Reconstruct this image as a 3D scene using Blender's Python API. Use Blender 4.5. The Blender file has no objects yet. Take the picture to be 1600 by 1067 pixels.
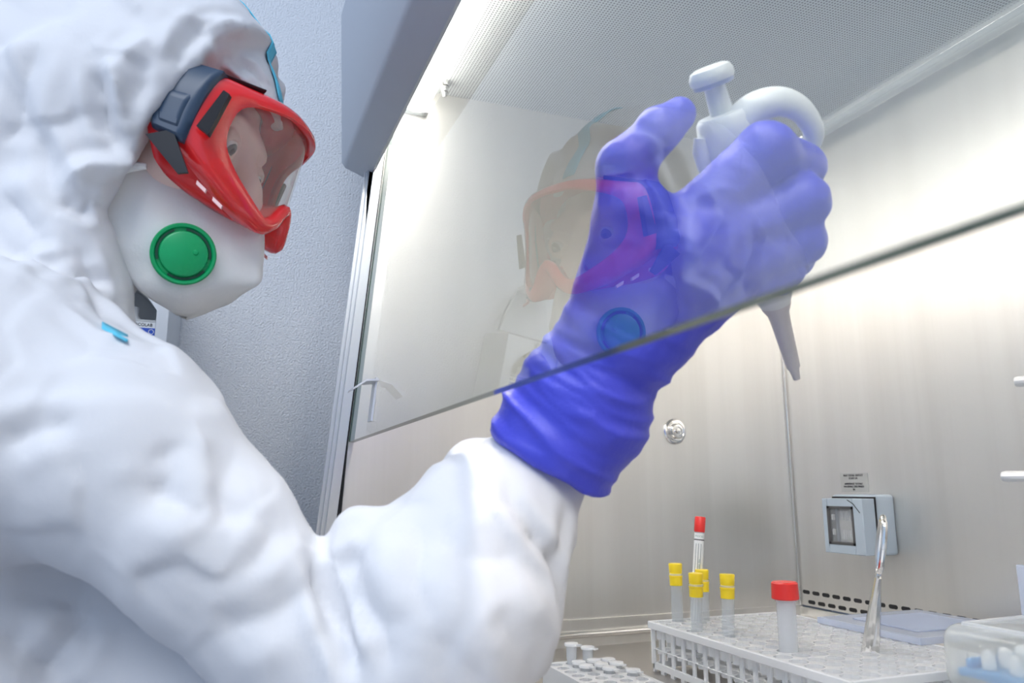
import bpy, bmesh, math, random
import numpy as np
from mathutils import Vector, Matrix
from mathutils.bvhtree import BVHTree

random.seed(7); rng = np.random.default_rng(7)
S = bpy.context.scene
COL = S.collection
R = math.radians

# ------------------------------------------------------------------ camera
FPX, YAW, PITCH, ROLL = 1211.25, 0.36237, 0.188225, -0.00299
CAM = np.array([0.8728, -0.1366, 0.1514])
_f = np.array([-math.cos(YAW)*math.cos(PITCH), math.sin(YAW)*math.cos(PITCH), math.sin(PITCH)])
_r = np.cross(_f, [0, 0, 1]); _r /= np.linalg.norm(_r)
_u = np.cross(_r, _f)
CR = math.cos(ROLL)*_r + math.sin(ROLL)*_u
CU = -math.sin(ROLL)*_r + math.cos(ROLL)*_u
CF = _f
cd = bpy.data.cameras.new('camera'); cam = bpy.data.objects.new('camera', cd); COL.objects.link(cam)
cam.matrix_world = Matrix(((CR[0], CU[0], -CF[0], CAM[0]), (CR[1], CU[1], -CF[1], CAM[1]), (CR[2], CU[2], -CF[2], CAM[2]), (0, 0, 0, 1)))
cd.sensor_width = 36; cd.lens = FPX/1600*36; cd.clip_start = 0.01
cd.dof.use_dof = True; cd.dof.focus_distance = 0.72; cd.dof.aperture_fstop = 8.5
S.camera = cam
def at(px, py, d):
    """the world point met at depth d along the line of sight of a photo pixel"""
    return CAM + d*(CF + CR*(px-800)/FPX - CU*(py-533.5)/FPX)
def pr(px, d): return px*d/FPX

# ------------------------------------------------------------------ light and exposure
S.view_settings.view_transform = 'Standard'; S.view_settings.look = 'None'
S.view_settings.gamma = 1; S.view_settings.use_curve_mapping = False
S.view_settings.exposure = 0.0
w = bpy.data.worlds.new('room_light'); S.world = w; w.use_nodes = True
bg = w.node_tree.nodes['Background']; bg.inputs[0].default_value = (0.52, 0.70, 1.0, 1); bg.inputs[1].default_value = 0.78
def area(name, loc, size, power, color, rot=(0, 0, 0)):
    l = bpy.data.lights.new(name, 'AREA'); l.shape = 'RECTANGLE'; l.size, l.size_y = size; l.energy = power; l.color = color
    o = bpy.data.objects.new(name, l); COL.objects.link(o); o.location = loc; o.rotation_euler = rot
    return o
area('ceiling_panel_light', (1.75, -0.95, 1.6), (1.5, 1.5), 48, (0.92, 0.95, 1.0))
LAMP_STRENGTH = 21.5

# ------------------------------------------------------------------ helpers
def tag(o, label=None, cat=None, group=None, kind=None):
    if label: o['label'] = label
    if cat: o['category'] = cat
    if group: o['group'] = group
    if kind: o['kind'] = kind
    return o
def empty(name, loc=(0, 0, 0), rot=(0, 0, 0), label=None, cat=None, group=None, kind=None):
    o = bpy.data.objects.new(name, None); COL.objects.link(o); o.location = loc; o.rotation_euler = rot
    o.empty_display_size = 0.02
    return tag(o, label, cat, group, kind)
def wloc(o):
    v = Vector((0, 0, 0))
    while o is not None: v += o.location; o = o.parent
    return v
def mesh_np(name, V, faces):
    me = bpy.data.meshes.new(name)
    V = np.asarray(V, dtype=np.float32)
    if isinstance(faces, np.ndarray):
        n, k = faces.shape
        me.vertices.add(len(V)); me.vertices.foreach_set('co', V.ravel())
        me.loops.add(n*k); me.loops.foreach_set('vertex_index', faces.astype(np.int32).ravel())
        me.polygons.add(n); me.polygons.foreach_set('loop_start', np.arange(0, n*k, k, dtype=np.int32))
        me.update(calc_edges=True); me.validate()
    else:
        me.from_pydata([tuple(map(float, v)) for v in V], [], [tuple(int(i) for i in f) for f in faces]); me.update()
    return me
def link(name, me, mt, parent=None, smooth=True, loc=None):
    """link mesh data given in its parent's own coordinates"""
    o = bpy.data.objects.new(name, me); COL.objects.link(o)
    if mt is not None:
        for m in (mt if isinstance(mt, (list, tuple)) else [mt]): me.materials.append(m)
    if smooth: me.polygons.foreach_set('use_smooth', [True]*len(me.polygons))
    if parent is not None: o.parent = parent
    if loc is not None: o.location = loc
    return o
def world(name, me, mt, parent=None, smooth=True, base=None):
    """link mesh data given in world coordinates; top-level objects get their origin at base"""
    off = wloc(parent) if parent is not None else (Vector(base) if base is not None else Vector((0, 0, 0)))
    if off.length > 0: me.transform(Matrix.Translation(-off))
    o = link(name, me, mt, parent, smooth)
    if parent is None: o.location = off
    return o
class MB:
    """collects simple shapes into one mesh"""
    def __init__(s): s.bm = bmesh.new()
    def box(s, lo, hi, bev=0.0, seg=2):
        lo, hi = Vector(lo), Vector(hi)
        r = bmesh.ops.create_cube(s.bm, size=1.0)
        for v in r['verts']: v.co = Vector([(lo[i]+hi[i])/2 + v.co[i]*(hi[i]-lo[i]) for i in range(3)])
        if bev > 0:
            es = list({e for v in r['verts'] for e in v.link_edges})
            bmesh.ops.bevel(s.bm, geom=es, offset=bev, segments=seg, affect='EDGES', profile=0.5)
        return s
    def tube(s, pts, rad, n=12, caps=True):
        pts = [Vector(p) for p in pts]
        if not hasattr(rad, '__len__'): rad = [rad]*len(pts)
        rings = []; up = None
        for i, p in enumerate(pts):
            t = (pts[min(i+1, len(pts)-1)] - pts[max(i-1, 0)]).normalized()
            if up is None:
                up = Vector((0, 0, 1)) if abs(t.z) < .9 else Vector((1, 0, 0))
            a = (up - t*up.dot(t)).normalized(); b = t.cross(a); up = a
            rr = rad[i]; ra, rb = rr if hasattr(rr, '__len__') else (rr, rr)
            rings.append([s.bm.verts.new(p + a*ra*math.cos(2*math.pi*k/n) + b*rb*math.sin(2*math.pi*k/n)) for k in range(n)])
        for A, B in zip(rings, rings[1:]):
            for k in range(n): s.bm.faces.new((A[k], A[(k+1) % n], B[(k+1) % n], B[k]))
        if caps:
            s.bm.faces.new(rings[0][::-1]); s.bm.faces.new(rings[-1])
        return s
    def lathe(s, prof, o=(0, 0, 0), ax=(0, 0, 1), n=24, closed=True):
        """prof: (distance along ax, radius)"""
        o = Vector(o); ax = Vector(ax).normalized()
        a = ax.orthogonal().normalized(); b = ax.cross(a); rings = []
        for h, r in prof:
            rings.append([s.bm.verts.new(o + ax*h + (a*math.cos(2*math.pi*k/n) + b*math.sin(2*math.pi*k/n))*max(r, 1e-5)) for k in range(n)])
        for A, B in zip(rings, rings[1:]):
            for k in range(n): s.bm.faces.new((A[k], A[(k+1) % n], B[(k+1) % n], B[k]))
        if closed:
            s.bm.faces.new(rings[0][::-1]); s.bm.faces.new(rings[-1])
        return s
    def prism(s, pts, vec):
        vec = Vector(vec); A = [s.bm.verts.new(Vector(p)) for p in pts]; B = [s.bm.verts.new(Vector(p)+vec) for p in pts]
        s.bm.faces.new(A[::-1]); s.bm.faces.new(B)
        n = len(A)
        for k in range(n): s.bm.faces.new((A[k], A[(k+1) % n], B[(k+1) % n], B[k]))
        return s
    def bevel(s, w, seg=2, ang=30):
        es = [e for e in s.bm.edges if len(e.link_faces) == 2 and e.calc_face_angle(0) > R(ang)]
        bmesh.ops.bevel(s.bm, geom=es, offset=w, segments=seg, affect='EDGES', profile=0.5); return s
    def mesh(s, name):
        bmesh.ops.recalc_face_normals(s.bm, faces=s.bm.faces)
        me = bpy.data.meshes.new(name); s.bm.to_mesh(me); s.bm.free(); return me
def flat(me, ang=35):
    """smooth shading with sharp edges kept"""
    me.polygons.foreach_set('use_smooth', [True]*len(me.polygons))
    me.set_sharp_from_angle(angle=R(ang))
    return me
def part(name, mb, mt, parent, wld=True, ang=35, base=None):
    me = flat(mb.mesh(name), ang)
    return (world(name, me, mt, parent, False, base) if wld else link(name, me, mt, parent, False))
def grid_mesh(name, P, thick=0.0, closed_u=False):
    """P: (n, m, 3) array of points -> sheet, given a thickness if asked"""
    n, m, _ = P.shape
    V = P.reshape(-1, 3); Fs = []
    for i in range(n - (0 if closed_u else 1)):
        for j in range(m-1):
            a = i*m+j; b = ((i+1) % n)*m+j
            Fs.append((a, b, b+1, a+1))
    me = mesh_np(name, V, np.array(Fs))
    if thick:
        bm = bmesh.new(); bm.from_mesh(me); bmesh.ops.recalc_face_normals(bm, faces=bm.faces)
        bmesh.ops.solidify(bm, geom=bm.faces[:], thickness=thick); bmesh.ops.recalc_face_normals(bm, faces=bm.faces); bm.to_mesh(me); bm.free()
    return me
def catmull(pts, n):
    pts = np.asarray(pts, float); m = len(pts); out = []
    P = np.vstack([2*pts[0]-pts[1], pts, 2*pts[-1]-pts[-2]])
    for q in np.linspace(0, m-1, n):
        i = min(int(q), m-2); t = q-i; a, b, c, d = P[i], P[i+1], P[i+2], P[i+3]
        out.append(.5*((2*b)+(c-a)*t+(2*a-5*b+4*c-d)*t*t+(3*b-a-3*c+d)*t**3))
    return np.array(out)

# ------------------------------------------------------------------ materials
def mat(name, col, rough=.5, metal=0.0, bump=None, spec=None, vary=None, coat=0, sss=0, emit=None, aniso=0):
    m = bpy.data.materials.new(name); m.use_nodes = True; nt = m.node_tree; p = nt.nodes['Principled BSDF']
    p.inputs['Base Color'].default_value = (*col, 1); p.inputs['Roughness'].default_value = rough; p.inputs['Metallic'].default_value = metal
    if spec is not None: p.inputs['Specular IOR Level'].default_value = spec
    if coat: p.inputs['Coat Weight'].default_value = coat; p.inputs['Coat Roughness'].default_value = .08
    if sss:
        p.inputs['Subsurface Weight'].default_value = sss; p.inputs['Subsurface Radius'].default_value = (.006, .004, .003); p.inputs['Subsurface Scale'].default_value = 1
    if emit: p.inputs['Emission Color'].default_value = (*emit[0], 1); p.inputs['Emission Strength'].default_value = emit[1]
    tc = nt.nodes.new('ShaderNodeTexCoord')
    if vary:   # (scale, (r,g,b) other colour)
        n = nt.nodes.new('ShaderNodeTexNoise'); n.inputs['Scale'].default_value = vary[0]; n.inputs['Detail'].default_value = 4
        mx = nt.nodes.new('ShaderNodeMix'); mx.data_type = 'RGBA'; mx.inputs[6].default_value = (*col, 1); mx.inputs[7].default_value = (*vary[1], 1)
        nt.links.new(tc.outputs['Object'], n.inputs['Vector']); nt.links.new(n.outputs['Fac'], mx.inputs[0]); nt.links.new(mx.outputs[2], p.inputs['Base Color'])
    if bump:   # list of (scale, strength, distance, stretch)
        prev = None
        for sc, st, di, stretch in bump:
            mp = nt.nodes.new('ShaderNodeMapping'); mp.inputs['Scale'].default_value = stretch
            n = nt.nodes.new('ShaderNodeTexNoise'); n.inputs['Scale'].default_value = sc; n.inputs['Detail'].default_value = 5
            b = nt.nodes.new('ShaderNodeBump'); b.inputs['Strength'].default_value = st; b.inputs['Distance'].default_value = di
            nt.links.new(tc.outputs['Object'], mp.inputs[0]); nt.links.new(mp.outputs[0], n.inputs['Vector']); nt.links.new(n.outputs['Fac'], b.inputs['Height'])
            if prev is not None: nt.links.new(prev.outputs[0], b.inputs['Normal'])
            prev = b
        nt.links.new(prev.outputs[0], p.inputs['Normal'])
    return m
def sheet_glass(name, tint=(1, 1, 1), ior=1.5, haze=0.0, hazecol=(1, 1, 1), rough=0.0):
    """thin clear sheet: mirrors once, on the face turned outwards, and lets the rest through"""
    m = bpy.data.materials.new(name); m.use_nodes = True; nt = m.node_tree; nt.nodes.clear()
    out = nt.nodes.new('ShaderNodeOutputMaterial'); tr = nt.nodes.new('ShaderNodeBsdfTransparent'); tr.inputs[0].default_value = (*tint, 1)
    gl = nt.nodes.new('ShaderNodeBsdfGlossy'); gl.inputs['Roughness'].default_value = rough
    fr = nt.nodes.new('ShaderNodeFresnel'); fr.inputs['IOR'].default_value = ior
    ge = nt.nodes.new('ShaderNodeNewGeometry'); inv = nt.nodes.new('ShaderNodeMath'); inv.operation = 'SUBTRACT'; inv.inputs[0].default_value = 1
    mul = nt.nodes.new('ShaderNodeMath'); mul.operation = 'MULTIPLY'; mx = nt.nodes.new('ShaderNodeMixShader')
    nt.links.new(ge.outputs['Backfacing'], inv.inputs[1]); nt.links.new(fr.outputs[0], mul.inputs[0]); nt.links.new(inv.outputs[0], mul.inputs[1])
    base = tr
    if haze:
        df = nt.nodes.new('ShaderNodeBsdfDiffuse'); df.inputs[0].default_value = (*hazecol, 1)
        tl = nt.nodes.new('ShaderNodeBsdfTranslucent'); tl.inputs[0].default_value = (*hazecol, 1)
        dm = nt.nodes.new('ShaderNodeMixShader'); dm.inputs[0].default_value = .28
        nt.links.new(df.outputs[0], dm.inputs[1]); nt.links.new(tl.outputs[0], dm.inputs[2])
        hz = nt.nodes.new('ShaderNodeMixShader'); hz.inputs[0].default_value = haze
        nt.links.new(tr.outputs[0], hz.inputs[1]); nt.links.new(dm.outputs[0], hz.inputs[2]); base = hz
    nt.links.new(mul.outputs[0], mx.inputs[0]); nt.links.new(base.outputs[0], mx.inputs[1]); nt.links.new(gl.outputs[0], mx.inputs[2])
    nt.links.new(mx.outputs[0], out.inputs[0])
    return m
M = {}
M['wall'] = mat('stippled_wall_paint', (.93, .94, .96), .55, bump=[(430, 1.0, .0030, (1, 1, 1))])
M['plain'] = mat('room_paint', (.62, .66, .74), .8)
M['floor'] = mat('room_floor', (.30, .27, .25), .5)
M['steel'] = mat('brushed_steel', (.86, .845, .81), .40, .92, bump=[(900, .10, .0008, (1, 1, .03))])
def streaks(m, other, sc, stretch):
    nt = m.node_tree; p = nt.nodes['Principled BSDF']; tc = nt.nodes.new('ShaderNodeTexCoord'); mp = nt.nodes.new('ShaderNodeMapping'); mp.inputs['Scale'].default_value = stretch
    n = nt.nodes.new('ShaderNodeTexNoise'); n.inputs['Scale'].default_value = sc; n.inputs['Detail'].default_value = 6; n.inputs['Roughness'].default_value = .6
    mx = nt.nodes.new('ShaderNodeMix'); mx.data_type = 'RGBA'; mx.inputs[6].default_value = p.inputs['Base Color'].default_value; mx.inputs[7].default_value = (*other, 1)
    mr = nt.nodes.new('ShaderNodeMapRange'); mr.inputs[1].default_value = .42; mr.inputs[2].default_value = .62
    nt.links.new(tc.outputs['Object'], mp.inputs[0]); nt.links.new(mp.outputs[0], n.inputs[0]); nt.links.new(n.outputs[0], mr.inputs[0]); nt.links.new(mr.outputs[0], mx.inputs[0]); nt.links.new(mx.outputs[2], p.inputs['Base Color'])
streaks(M['steel'], (.80, .782, .745), 14, (1, 1, .02))  # upright streaks of reflection, painted faintly into the steel's colour
M['steel_floor'] = mat('work_surface_steel', (.50, .48, .46), .42, 1.0, bump=[(900, .10, .0008, (1, .05, 1))])
M['pink'] = mat('pale_pink_glint', (.95, .62, .60), .12, coat=.5)  # pinkish glint on the goggle skirt, put into the colour
M['bright'] = mat('polished_steel', (.90, .89, .87), .16, 1.0)
M['alu'] = mat('satin_aluminium', (.86, .87, .88), .35, .6)
M['dark'] = mat('dark_gap', (.02, .02, .022), .6)
M['hood'] = mat('grey_blue_enamel', (.47, .50, .55), .45)
M['white_plastic'] = mat('white_plastic', (.86, .87, .87), .35)
M['offwhite'] = mat('dispenser_plastic', (.80, .82, .84), .4)
M['socket'] = mat('grey_blue_plastic', (.47, .55, .63), .4)
M['insert'] = mat('socket_insert', (.72, .70, .66), .5)
M['smoke'] = mat('smoked_plastic', (.10, .10, .10), .3)
M['lamp'] = mat('lit_lamp', (1, 1, 1), .5, emit=((1.0, .925, .86), LAMP_STRENGTH))
M['glass'] = sheet_glass('sash_glass', (.95, .975, .97), 3.1)
M['glass_edge'] = mat('green_glass_edge', (.10, .16, .13), .15, spec=.6)
M['lens'] = sheet_glass('clear_goggle_lens', (.98, .97, .96), 1.35, .09, (.95, .88, .84))  # pale haze mixed into the lens imitates reflections on it
M['clear'] = sheet_glass('clear_plastic', (.97, .98, .985), 1.5, .20, (.9, .93, .97))
M['frost'] = sheet_glass('frosted_plastic', (.97, .98, .99), 1.4, .50, (.95, .97, .99), .15)
M['rack'] = sheet_glass('milky_plastic', (.99, .99, 1.0), 1.4, .95, (.97, .98, .99), .2)
M['lidblue'] = sheet_glass('blue_clear_plastic', (.97, .98, 1.0), 1.45, .5, (.78, .85, 1.0), .1)
M['dome'] = sheet_glass('hazy_dome_plastic', (.98, .98, .97), 1.5, .36, (.95, .97, .93))
M['quartz'] = sheet_glass('quartz_tube', (.95, .97, .97), 1.6, .25, (.9, .92, .92))
M['blue_plastic'] = mat('light_blue_plastic', (.13, .38, .75), .35)
M['red_cap'] = mat('red_cap_plastic', (.80, .035, .03), .35)
M['yellow_cap'] = mat('yellow_cap_plastic', (.92, .68, .02), .35)
M['paper'] = mat('white_paper', (.86, .87, .86), .7)
M['ink'] = mat('dark_ink', (.05, .05, .06), .6)
M['ink_grey'] = mat('grey_ink', (.35, .38, .40), .6)
M['ink_green'] = mat('green_ink', (.25, .40, .36), .6)
M['label_blue'] = mat('label_blue', (.03, .10, .55), .5)
M['label_grey'] = mat('label_grey', (.55, .56, .55), .5, .3)
M['suit'] = mat('white_coverall_fabric', (.71, .71, .73), .62, bump=[(42, .12, .004, (1, 1, 1)), (15, .15, .010, (1, 1, 1))], sss=0, spec=.25)
M['tape'] = mat('turquoise_seam_tape', (.10, .55, .75), .5)
M['maskw'] = mat('white_mask_fabric', (.86, .855, .84), .75, bump=[(600, .15, .0006, (1, 1, 1)), (28, .25, .008, (1, 1, 1))], spec=.2)
M['valve'] = mat('green_valve_plastic', (.0, .36, .115), .38)
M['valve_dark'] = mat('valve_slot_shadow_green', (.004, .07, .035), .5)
M['red'] = mat('glossy_red_goggle_rubber', (.84, .022, .024), .14, coat=.6)
M['red2'] = mat('matt_red_goggle_skirt', (.74, .015, .02), .3, coat=.3)
M['navy'] = mat('slate_blue_clip', (.030, .058, .105), .38, bump=[(900, .08, .0004, (1, 1, 1))])
M['black'] = mat('black_rubber', (.012, .012, .016), .45)
M['skin'] = mat('skin', (.95, .75, .66), .5, sss=.15, vary=(45, (.92, .66, .58)))
M['glove'] = mat('violet_blue_nitrile', (.065, .075, .62), .42, bump=[(70, .25, .004, (1, 1, 1)), (500, .08, .0006, (1, 1, 1))], spec=.4)
M['pip'] = mat('pale_grey_pipette_plastic', (.74, .77, .78), .35)
M['pip2'] = mat('pipette_tip_cone_plastic', (.62, .60, .62), .4)
M['pipbtn'] = mat('pipette_button_blue_grey', (.28, .34, .55), .4)
M['eye'] = mat('eye_white', (.80, .78, .76), .2)
M['iris'] = mat('grey_green_iris', (.16, .16, .14), .2)
M['pupil'] = mat('pupil', (.01, .01, .01), .1)
M['hair'] = mat('brown_hair', (.12, .07, .05), .6)
# perforated ceiling sheet: round dark holes on a staggered grid, too small to build
def perforated():
    m = mat('perforated_sheet', (.60, .62, .62), .45, .35); nt = m.node_tree; p = nt.nodes['Principled BSDF']
    tc = nt.nodes.new('ShaderNodeTexCoord'); sep = nt.nodes.new('ShaderNodeSeparateXYZ'); nt.links.new(tc.outputs['Object'], sep.inputs[0])
    def math_(op, a, b=None):
        n = nt.nodes.new('ShaderNodeMath'); n.operation = op
        for k, v in enumerate((a, b)):
            if v is None: continue
            if isinstance(v, (int, float)): n.inputs[k].default_value = v
            else: nt.links.new(v, n.inputs[k])
        return n.outputs[0]
    K = 2*math.pi/.0036
    sx = math_('COSINE', math_('MULTIPLY', sep.outputs[0], K)); sy = math_('COSINE', math_('MULTIPLY', sep.outputs[1], K))
    h = math_('ADD', sx, sy)
    g = math_('GREATER_THAN', h, .75)
    mx = nt.nodes.new('ShaderNodeMix'); mx.data_type = 'RGBA'; mx.inputs[6].default_value = (.70, .73, .73, 1); mx.inputs[7].default_value = (.06, .065, .065, 1)
    nt.links.new(g, mx.inputs[0]); nt.links.new(mx.outputs[2], p.inputs['Base Color'])
    return m
M['perf'] = perforated()

# ------------------------------------------------------------------ the room
H, D, WX = .64, .6035, 1.2        # cabinet inside height, depth, width
FZ = -1.0
def struct(name, mb, mt): return tag(part(name, mb, mt, None), kind='structure')
struct('floor', MB().box((-.25, -2.4, FZ-.05), (3.0, .95, FZ)), M['floor'])
struct('wall_left', MB().box((-.25, -2.4, FZ), (-.2, .95, 1.75)), M['wall'])
struct('wall_back', MB().box((-.2, .9, FZ), (3.0, .95, 1.75)), M['plain'])

# ------------------------------------------------------------------ the cabinet
SL = 0.0939                         # slope of the sash
HG = 0.2033                         # height of its lower edge
def sash(x, s, off=0.0):
    """point on the sash plane, s metres up the slope from the lower edge, off metres to the inside"""
    return Vector((x, s*math.sin(SL) + off*math.cos(SL), HG + s*math.cos(SL) - off*math.sin(SL)))
WZ = -.030                          # work surface
cab = empty('biosafety_cabinet', (0, 0, FZ), label='stainless steel biosafety cabinet with sloping glass sash and perforated ceiling, worker reaching inside', cat='cabinet')
tb = .02
side = MB().prism([(0, -.012, 0), (0, D, 0), (0, D, H), (0, .040, H), (0, .0, HG)], (-.004, 0, 0))
part('side_wall', side, M['steel'], cab)
part('side_wall', MB().box((WX, -.01, 0), (WX+.004, D, H)), M['steel'], cab)
part('back_wall', MB().box((-.004, D, 0), (WX, D+.004, H)), M['steel'], cab)
part('outer_panel', MB().box((-.030, .012, FZ), (-.006, .66, .74)), M['hood'], cab)
part('outer_panel', MB().box((WX+.008, .012, FZ), (WX+.03, .66, .74)), M['hood'], cab)
part('top_housing', MB().box((-.03, .10, H+.012), (WX+.03, .66, 1.0)), M['hood'], cab)
part('ceiling_panel', MB().box((0, .05, H), (WX, D, H+.004)), M['perf'], cab)
part('work_surface', MB().box((0, -.06, WZ-.02), (WX, D, WZ)), M['steel_floor'], cab)
part('base_cabinet', MB().box((-.03, -.06, FZ), (WX+.03, .66, WZ-.021)), M['hood'], cab)
part('corner_bead', MB().tube([(.0018, D-.0018, 0.0), (.0018, D-.0018, H)], .0018, 10), M['bright'], cab)
# stepped rims where the walls meet the work tray
rim = MB().box((0, -.02, -.014), (.004, D, 0)).box((0, -.02, WZ), (.006, D, -.019))
part('tray_rim', rim, M['steel'], cab)
part('tray_lip', MB().tube([(.006, -.02, -.0165), (.006, D-.004, -.0165)], .0042, 12), M['bright'], cab)
rim = MB().box((0, D-.004, -.014), (WX, D, -.002)).box((0, D-.012, WZ), (WX, D, -.019))
part('tray_rim', rim, M['steel'], cab)
part('tray_lip', MB().tube([(.004, D-.008, -.0165), (WX, D-.008, -.0165)], .0042, 12), M['bright'], cab)
# vent slots near the foot of the back wall
def stadium(cx, cz, l, h, y0, y1, n=6):
    pts = []
    for k in range(n+1): a = -math.pi/2 + math.pi*k/n; pts.append((cx + l/2-h/2 + h/2*math.cos(a), y0, cz + h/2*math.sin(a)))
    for k in range(n+1): a = math.pi/2 + math.pi*k/n; pts.append((cx - l/2+h/2 + h/2*math.cos(a), y0, cz + h/2*math.sin(a)))
    return MB().prism(pts, (0, y1-y0, 0))
slot_me = None
for row, (z, x0) in enumerate(((.0172, .013), (.0052, .022))):
    for k in range(26):
        if slot_me is None:
            o = part('vent_slot', stadium(0, 0, .0128, .0048, -.0004, .002), M['dark'], cab, wld=False); slot_me = o
        else:
            o = slot_me.copy(); COL.objects.link(o); o.parent = cab
        o.location = Vector((x0 + k*.0178, D, z)) - cab.location
# sash: pane with a green edge, set in aluminium tracks
def slab(x0, x1, s0, s1, o0, o1):
    return MB().prism([sash(x0, s0, o0), sash(x0, s1, o0), sash(x0, s1, o1), sash(x0, s0, o1)], (x1-x0, 0, 0))
me = slab(.002, WX-.002, 0, .46, 0, .006).mesh('sash_pane')
me.materials.append(M['glass']); me.materials.append(M['glass_edge'])
for p in me.polygons:
    nrm = p.normal; up = Vector((0, math.sin(SL), math.cos(SL)))
    if abs(nrm.dot(up)) > .7 or abs(nrm.x) > .7: p.material_index = 1
pane = world('sash_pane', me, None, cab, False)
tag(pane, 'clear glass sash with green lower edge')
for x0, sgn in ((-.019, 1), (WX+.001, 1)):
    part('sash_track', slab(x0, x0+.006, -.36, .36, -.020, .016), M['alu'], cab)
    part('sash_track', slab(x0+.0075, x0+.013, -.36, .36, -.016, .012), M['alu'], cab)
    part('sash_track', slab(x0+.0145, x0+.0195, -.36, .36, -.012, -.002), M['alu'], cab)
    part('track_seal', slab(x0+.0062, x0+.0150, -.36, .36, -.008, .010), M['dark'], cab)
# small bent tab that stops the sash
tab = MB()
for a, b in (((.052, -.0005), (.050, -.012)), ((.050, -.012), (.040, -.024))):
    pts = [sash(.115, a[0], a[1]), sash(.115, b[0], b[1]), sash(.115, b[0]-.002, b[1]), sash(.115, a[0]-.002, a[1])]
    tab.prism(pts, (.030, 0, 0))
tab.prism([sash(.122, .054, -.0026), sash(.122, .012, -.0026), sash(.122, .012, -.0006), sash(.122, .054, -.0006)], (.016, 0, 0))
part('sash_tab', tab, M['alu'], cab)
# front fascia, lamp and its reflector
fas = MB().prism([(-.030, -.0235, .74), (-.030, -.0155, .5425), (-.030, -.011, .5365), (-.030, .017, .5255), (-.030, .0215, .5285), (-.030, .0285, .60), (-.030, .05, .74)], (WX+.06, 0, 0))
fas.bevel(.0025, 3, 25)
part('front_fascia', fas, M['hood'], cab)
part('lamp_tube', MB().tube([(.012, .0655, .620), (WX-.02, .0655, .620)], (.0165), 18), M['lamp'], cab)
part('lamp_socket', MB().box((.0005, .050, .605), (.012, .082, .6385), .002), M['white_plastic'], cab)
part('lamp_channel', MB().box((0, .047, .637), (WX, .088, .6395)), M['white_plastic'], cab)
nub = at(695, 128, 1.0); nd = (nub-CAM)/1.0; kz = (H-CAM[2])/nd[2]; nub = CAM + nd*kz
part('ceiling_nozzle', MB().lathe([(0, .006), (.006, .006), (.007, .0045), (.013, .0045), (.014, .003), (.020, .0025), (.021, .0)], nub, (0, 0, -1), 14), M['bright'], cab)

# gas tap on the side wall
tap = empty('service_tap', (0, .420, .2245), label='small round chrome service tap on the steel side wall behind the glove', cat='tap')
part('flange', MB().lathe([(0, .0165), (.0018, .0165), (.003, .015), (.0034, .0125), (.0028, .0115), (.0030, .010)], (0, .42, .2245), (1, 0, 0), 32), M['bright'], tap)
part('boss', MB().lathe([(.001, .0105), (.006, .0100), (.008, .0085), (.0085, .006), (.0065, .0055), (.0065, .0035), (.010, .0032), (.0105, .001)], (0, .42, .2245), (1, 0, 0), 32), M['bright'], tap)

# germicidal tube along the back of the ceiling
uv = empty('ultraviolet_lamp', (.08, .578, .6105), label='unlit clear ultraviolet tube lamp under the back edge of the perforated ceiling', cat='lamp')
UY, UZ = .572, .6105
part('glass_tube', MB().tube([(.110, UY, UZ), (1.1, UY, UZ)], .0115, 18), M['quartz'], uv)
part('inner_tube', MB().tube([(.117, UY+.002, UZ+.001), (1.09, UY+.002, UZ+.001)], .0035, 10), M['quartz'], uv)
part('end_cap', MB().lathe([(-.014, .006), (-.012, .0095), (-.004, .0118), (.006, .0118), (.0065, .0105)], (.110, UY, UZ), (1, 0, 0), 18), M['bright'], uv)
part('pin', MB().tube([(.080, UY, UZ+.004), (.099, UY, UZ+.004)], .0013, 8), M['bright'], uv)
part('bracket', MB().tube([(.133, UY, UZ-.012), (.133, UY+.004, UZ-.022), (.129, UY-.004, UZ-.031), (.121, UY-.007, UZ-.034)], .0011, 8), M['bright'], uv)
part('electrode', MB().tube([(.123+.0012*k, UY + .005*math.cos(k*1.3), UZ + .005*math.sin(k*1.3)) for k in range(22)], .0008, 6), M['bright'], uv)
part('clip', MB().tube([(.133, UY + .013*math.cos(a), UZ + .013*math.sin(a)) for a in np.linspace(-.5, 3.6, 14)], .0010, 6), M['bright'], uv)

# power socket with hinged cover
def text(name, body, size, origin, xdir, ydir, mt, parent, align='CENTER', depth=.0002):
    c = bpy.data.curves.new(name, 'FONT'); c.body = body; c.size = size; c.align_x = align; c.align_y = 'CENTER'; c.extrude = depth
    o = bpy.data.objects.new(name, c); me = bpy.data.meshes.new_from_object(o); bpy.data.objects.remove(o)
    x = Vector(xdir).normalized(); y = Vector(ydir).normalized(); z = x.cross(y)
    me.transform(Matrix(((x.x, y.x, z.x, origin[0]), (x.y, y.y, z.y, origin[1]), (x.z, y.z, z.z, origin[2]), (0, 0, 0, 1))))
    return world(name, me, mt, parent, False)
sx0, sx1, sz0, sz1 = .109, .172, .0765, .1395
sk = empty('power_socket', (.14, D, sz0), label='grey blue square power socket with clear flap on steel back wall', cat='socket')
part('back_box', MB().box((sx0-.006, D-.030, sz0-.001), (sx1-.0005, D, sz1+.0045), .004, 3), M['socket'], sk)
part('gasket', MB().box((sx0-.003, D-.0312, sz0+.001), (sx1+.001, D-.030, sz1+.002), .0), M['dark'], sk)
fr = MB(); x0, x1, z0, z1 = sx0, sx1, sz0, sz1; wx0, wx1, wz0, wz1 = sx0+.008, sx0+.0485, sz0+.0105, sz1-.0095
for a, b in (((x0, z0), (wx0, z1)), ((wx1, z0), (x1, z1)), ((wx0, z0), (wx1, wz0)), ((wx0, wz1), (wx1, z1))):
    fr.box((a[0], D-.050, a[1]), (b[0], D-.0312, b[1]))
part('cover_frame', fr.bevel(.0006, 1, 60), M['socket'], sk)
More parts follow.
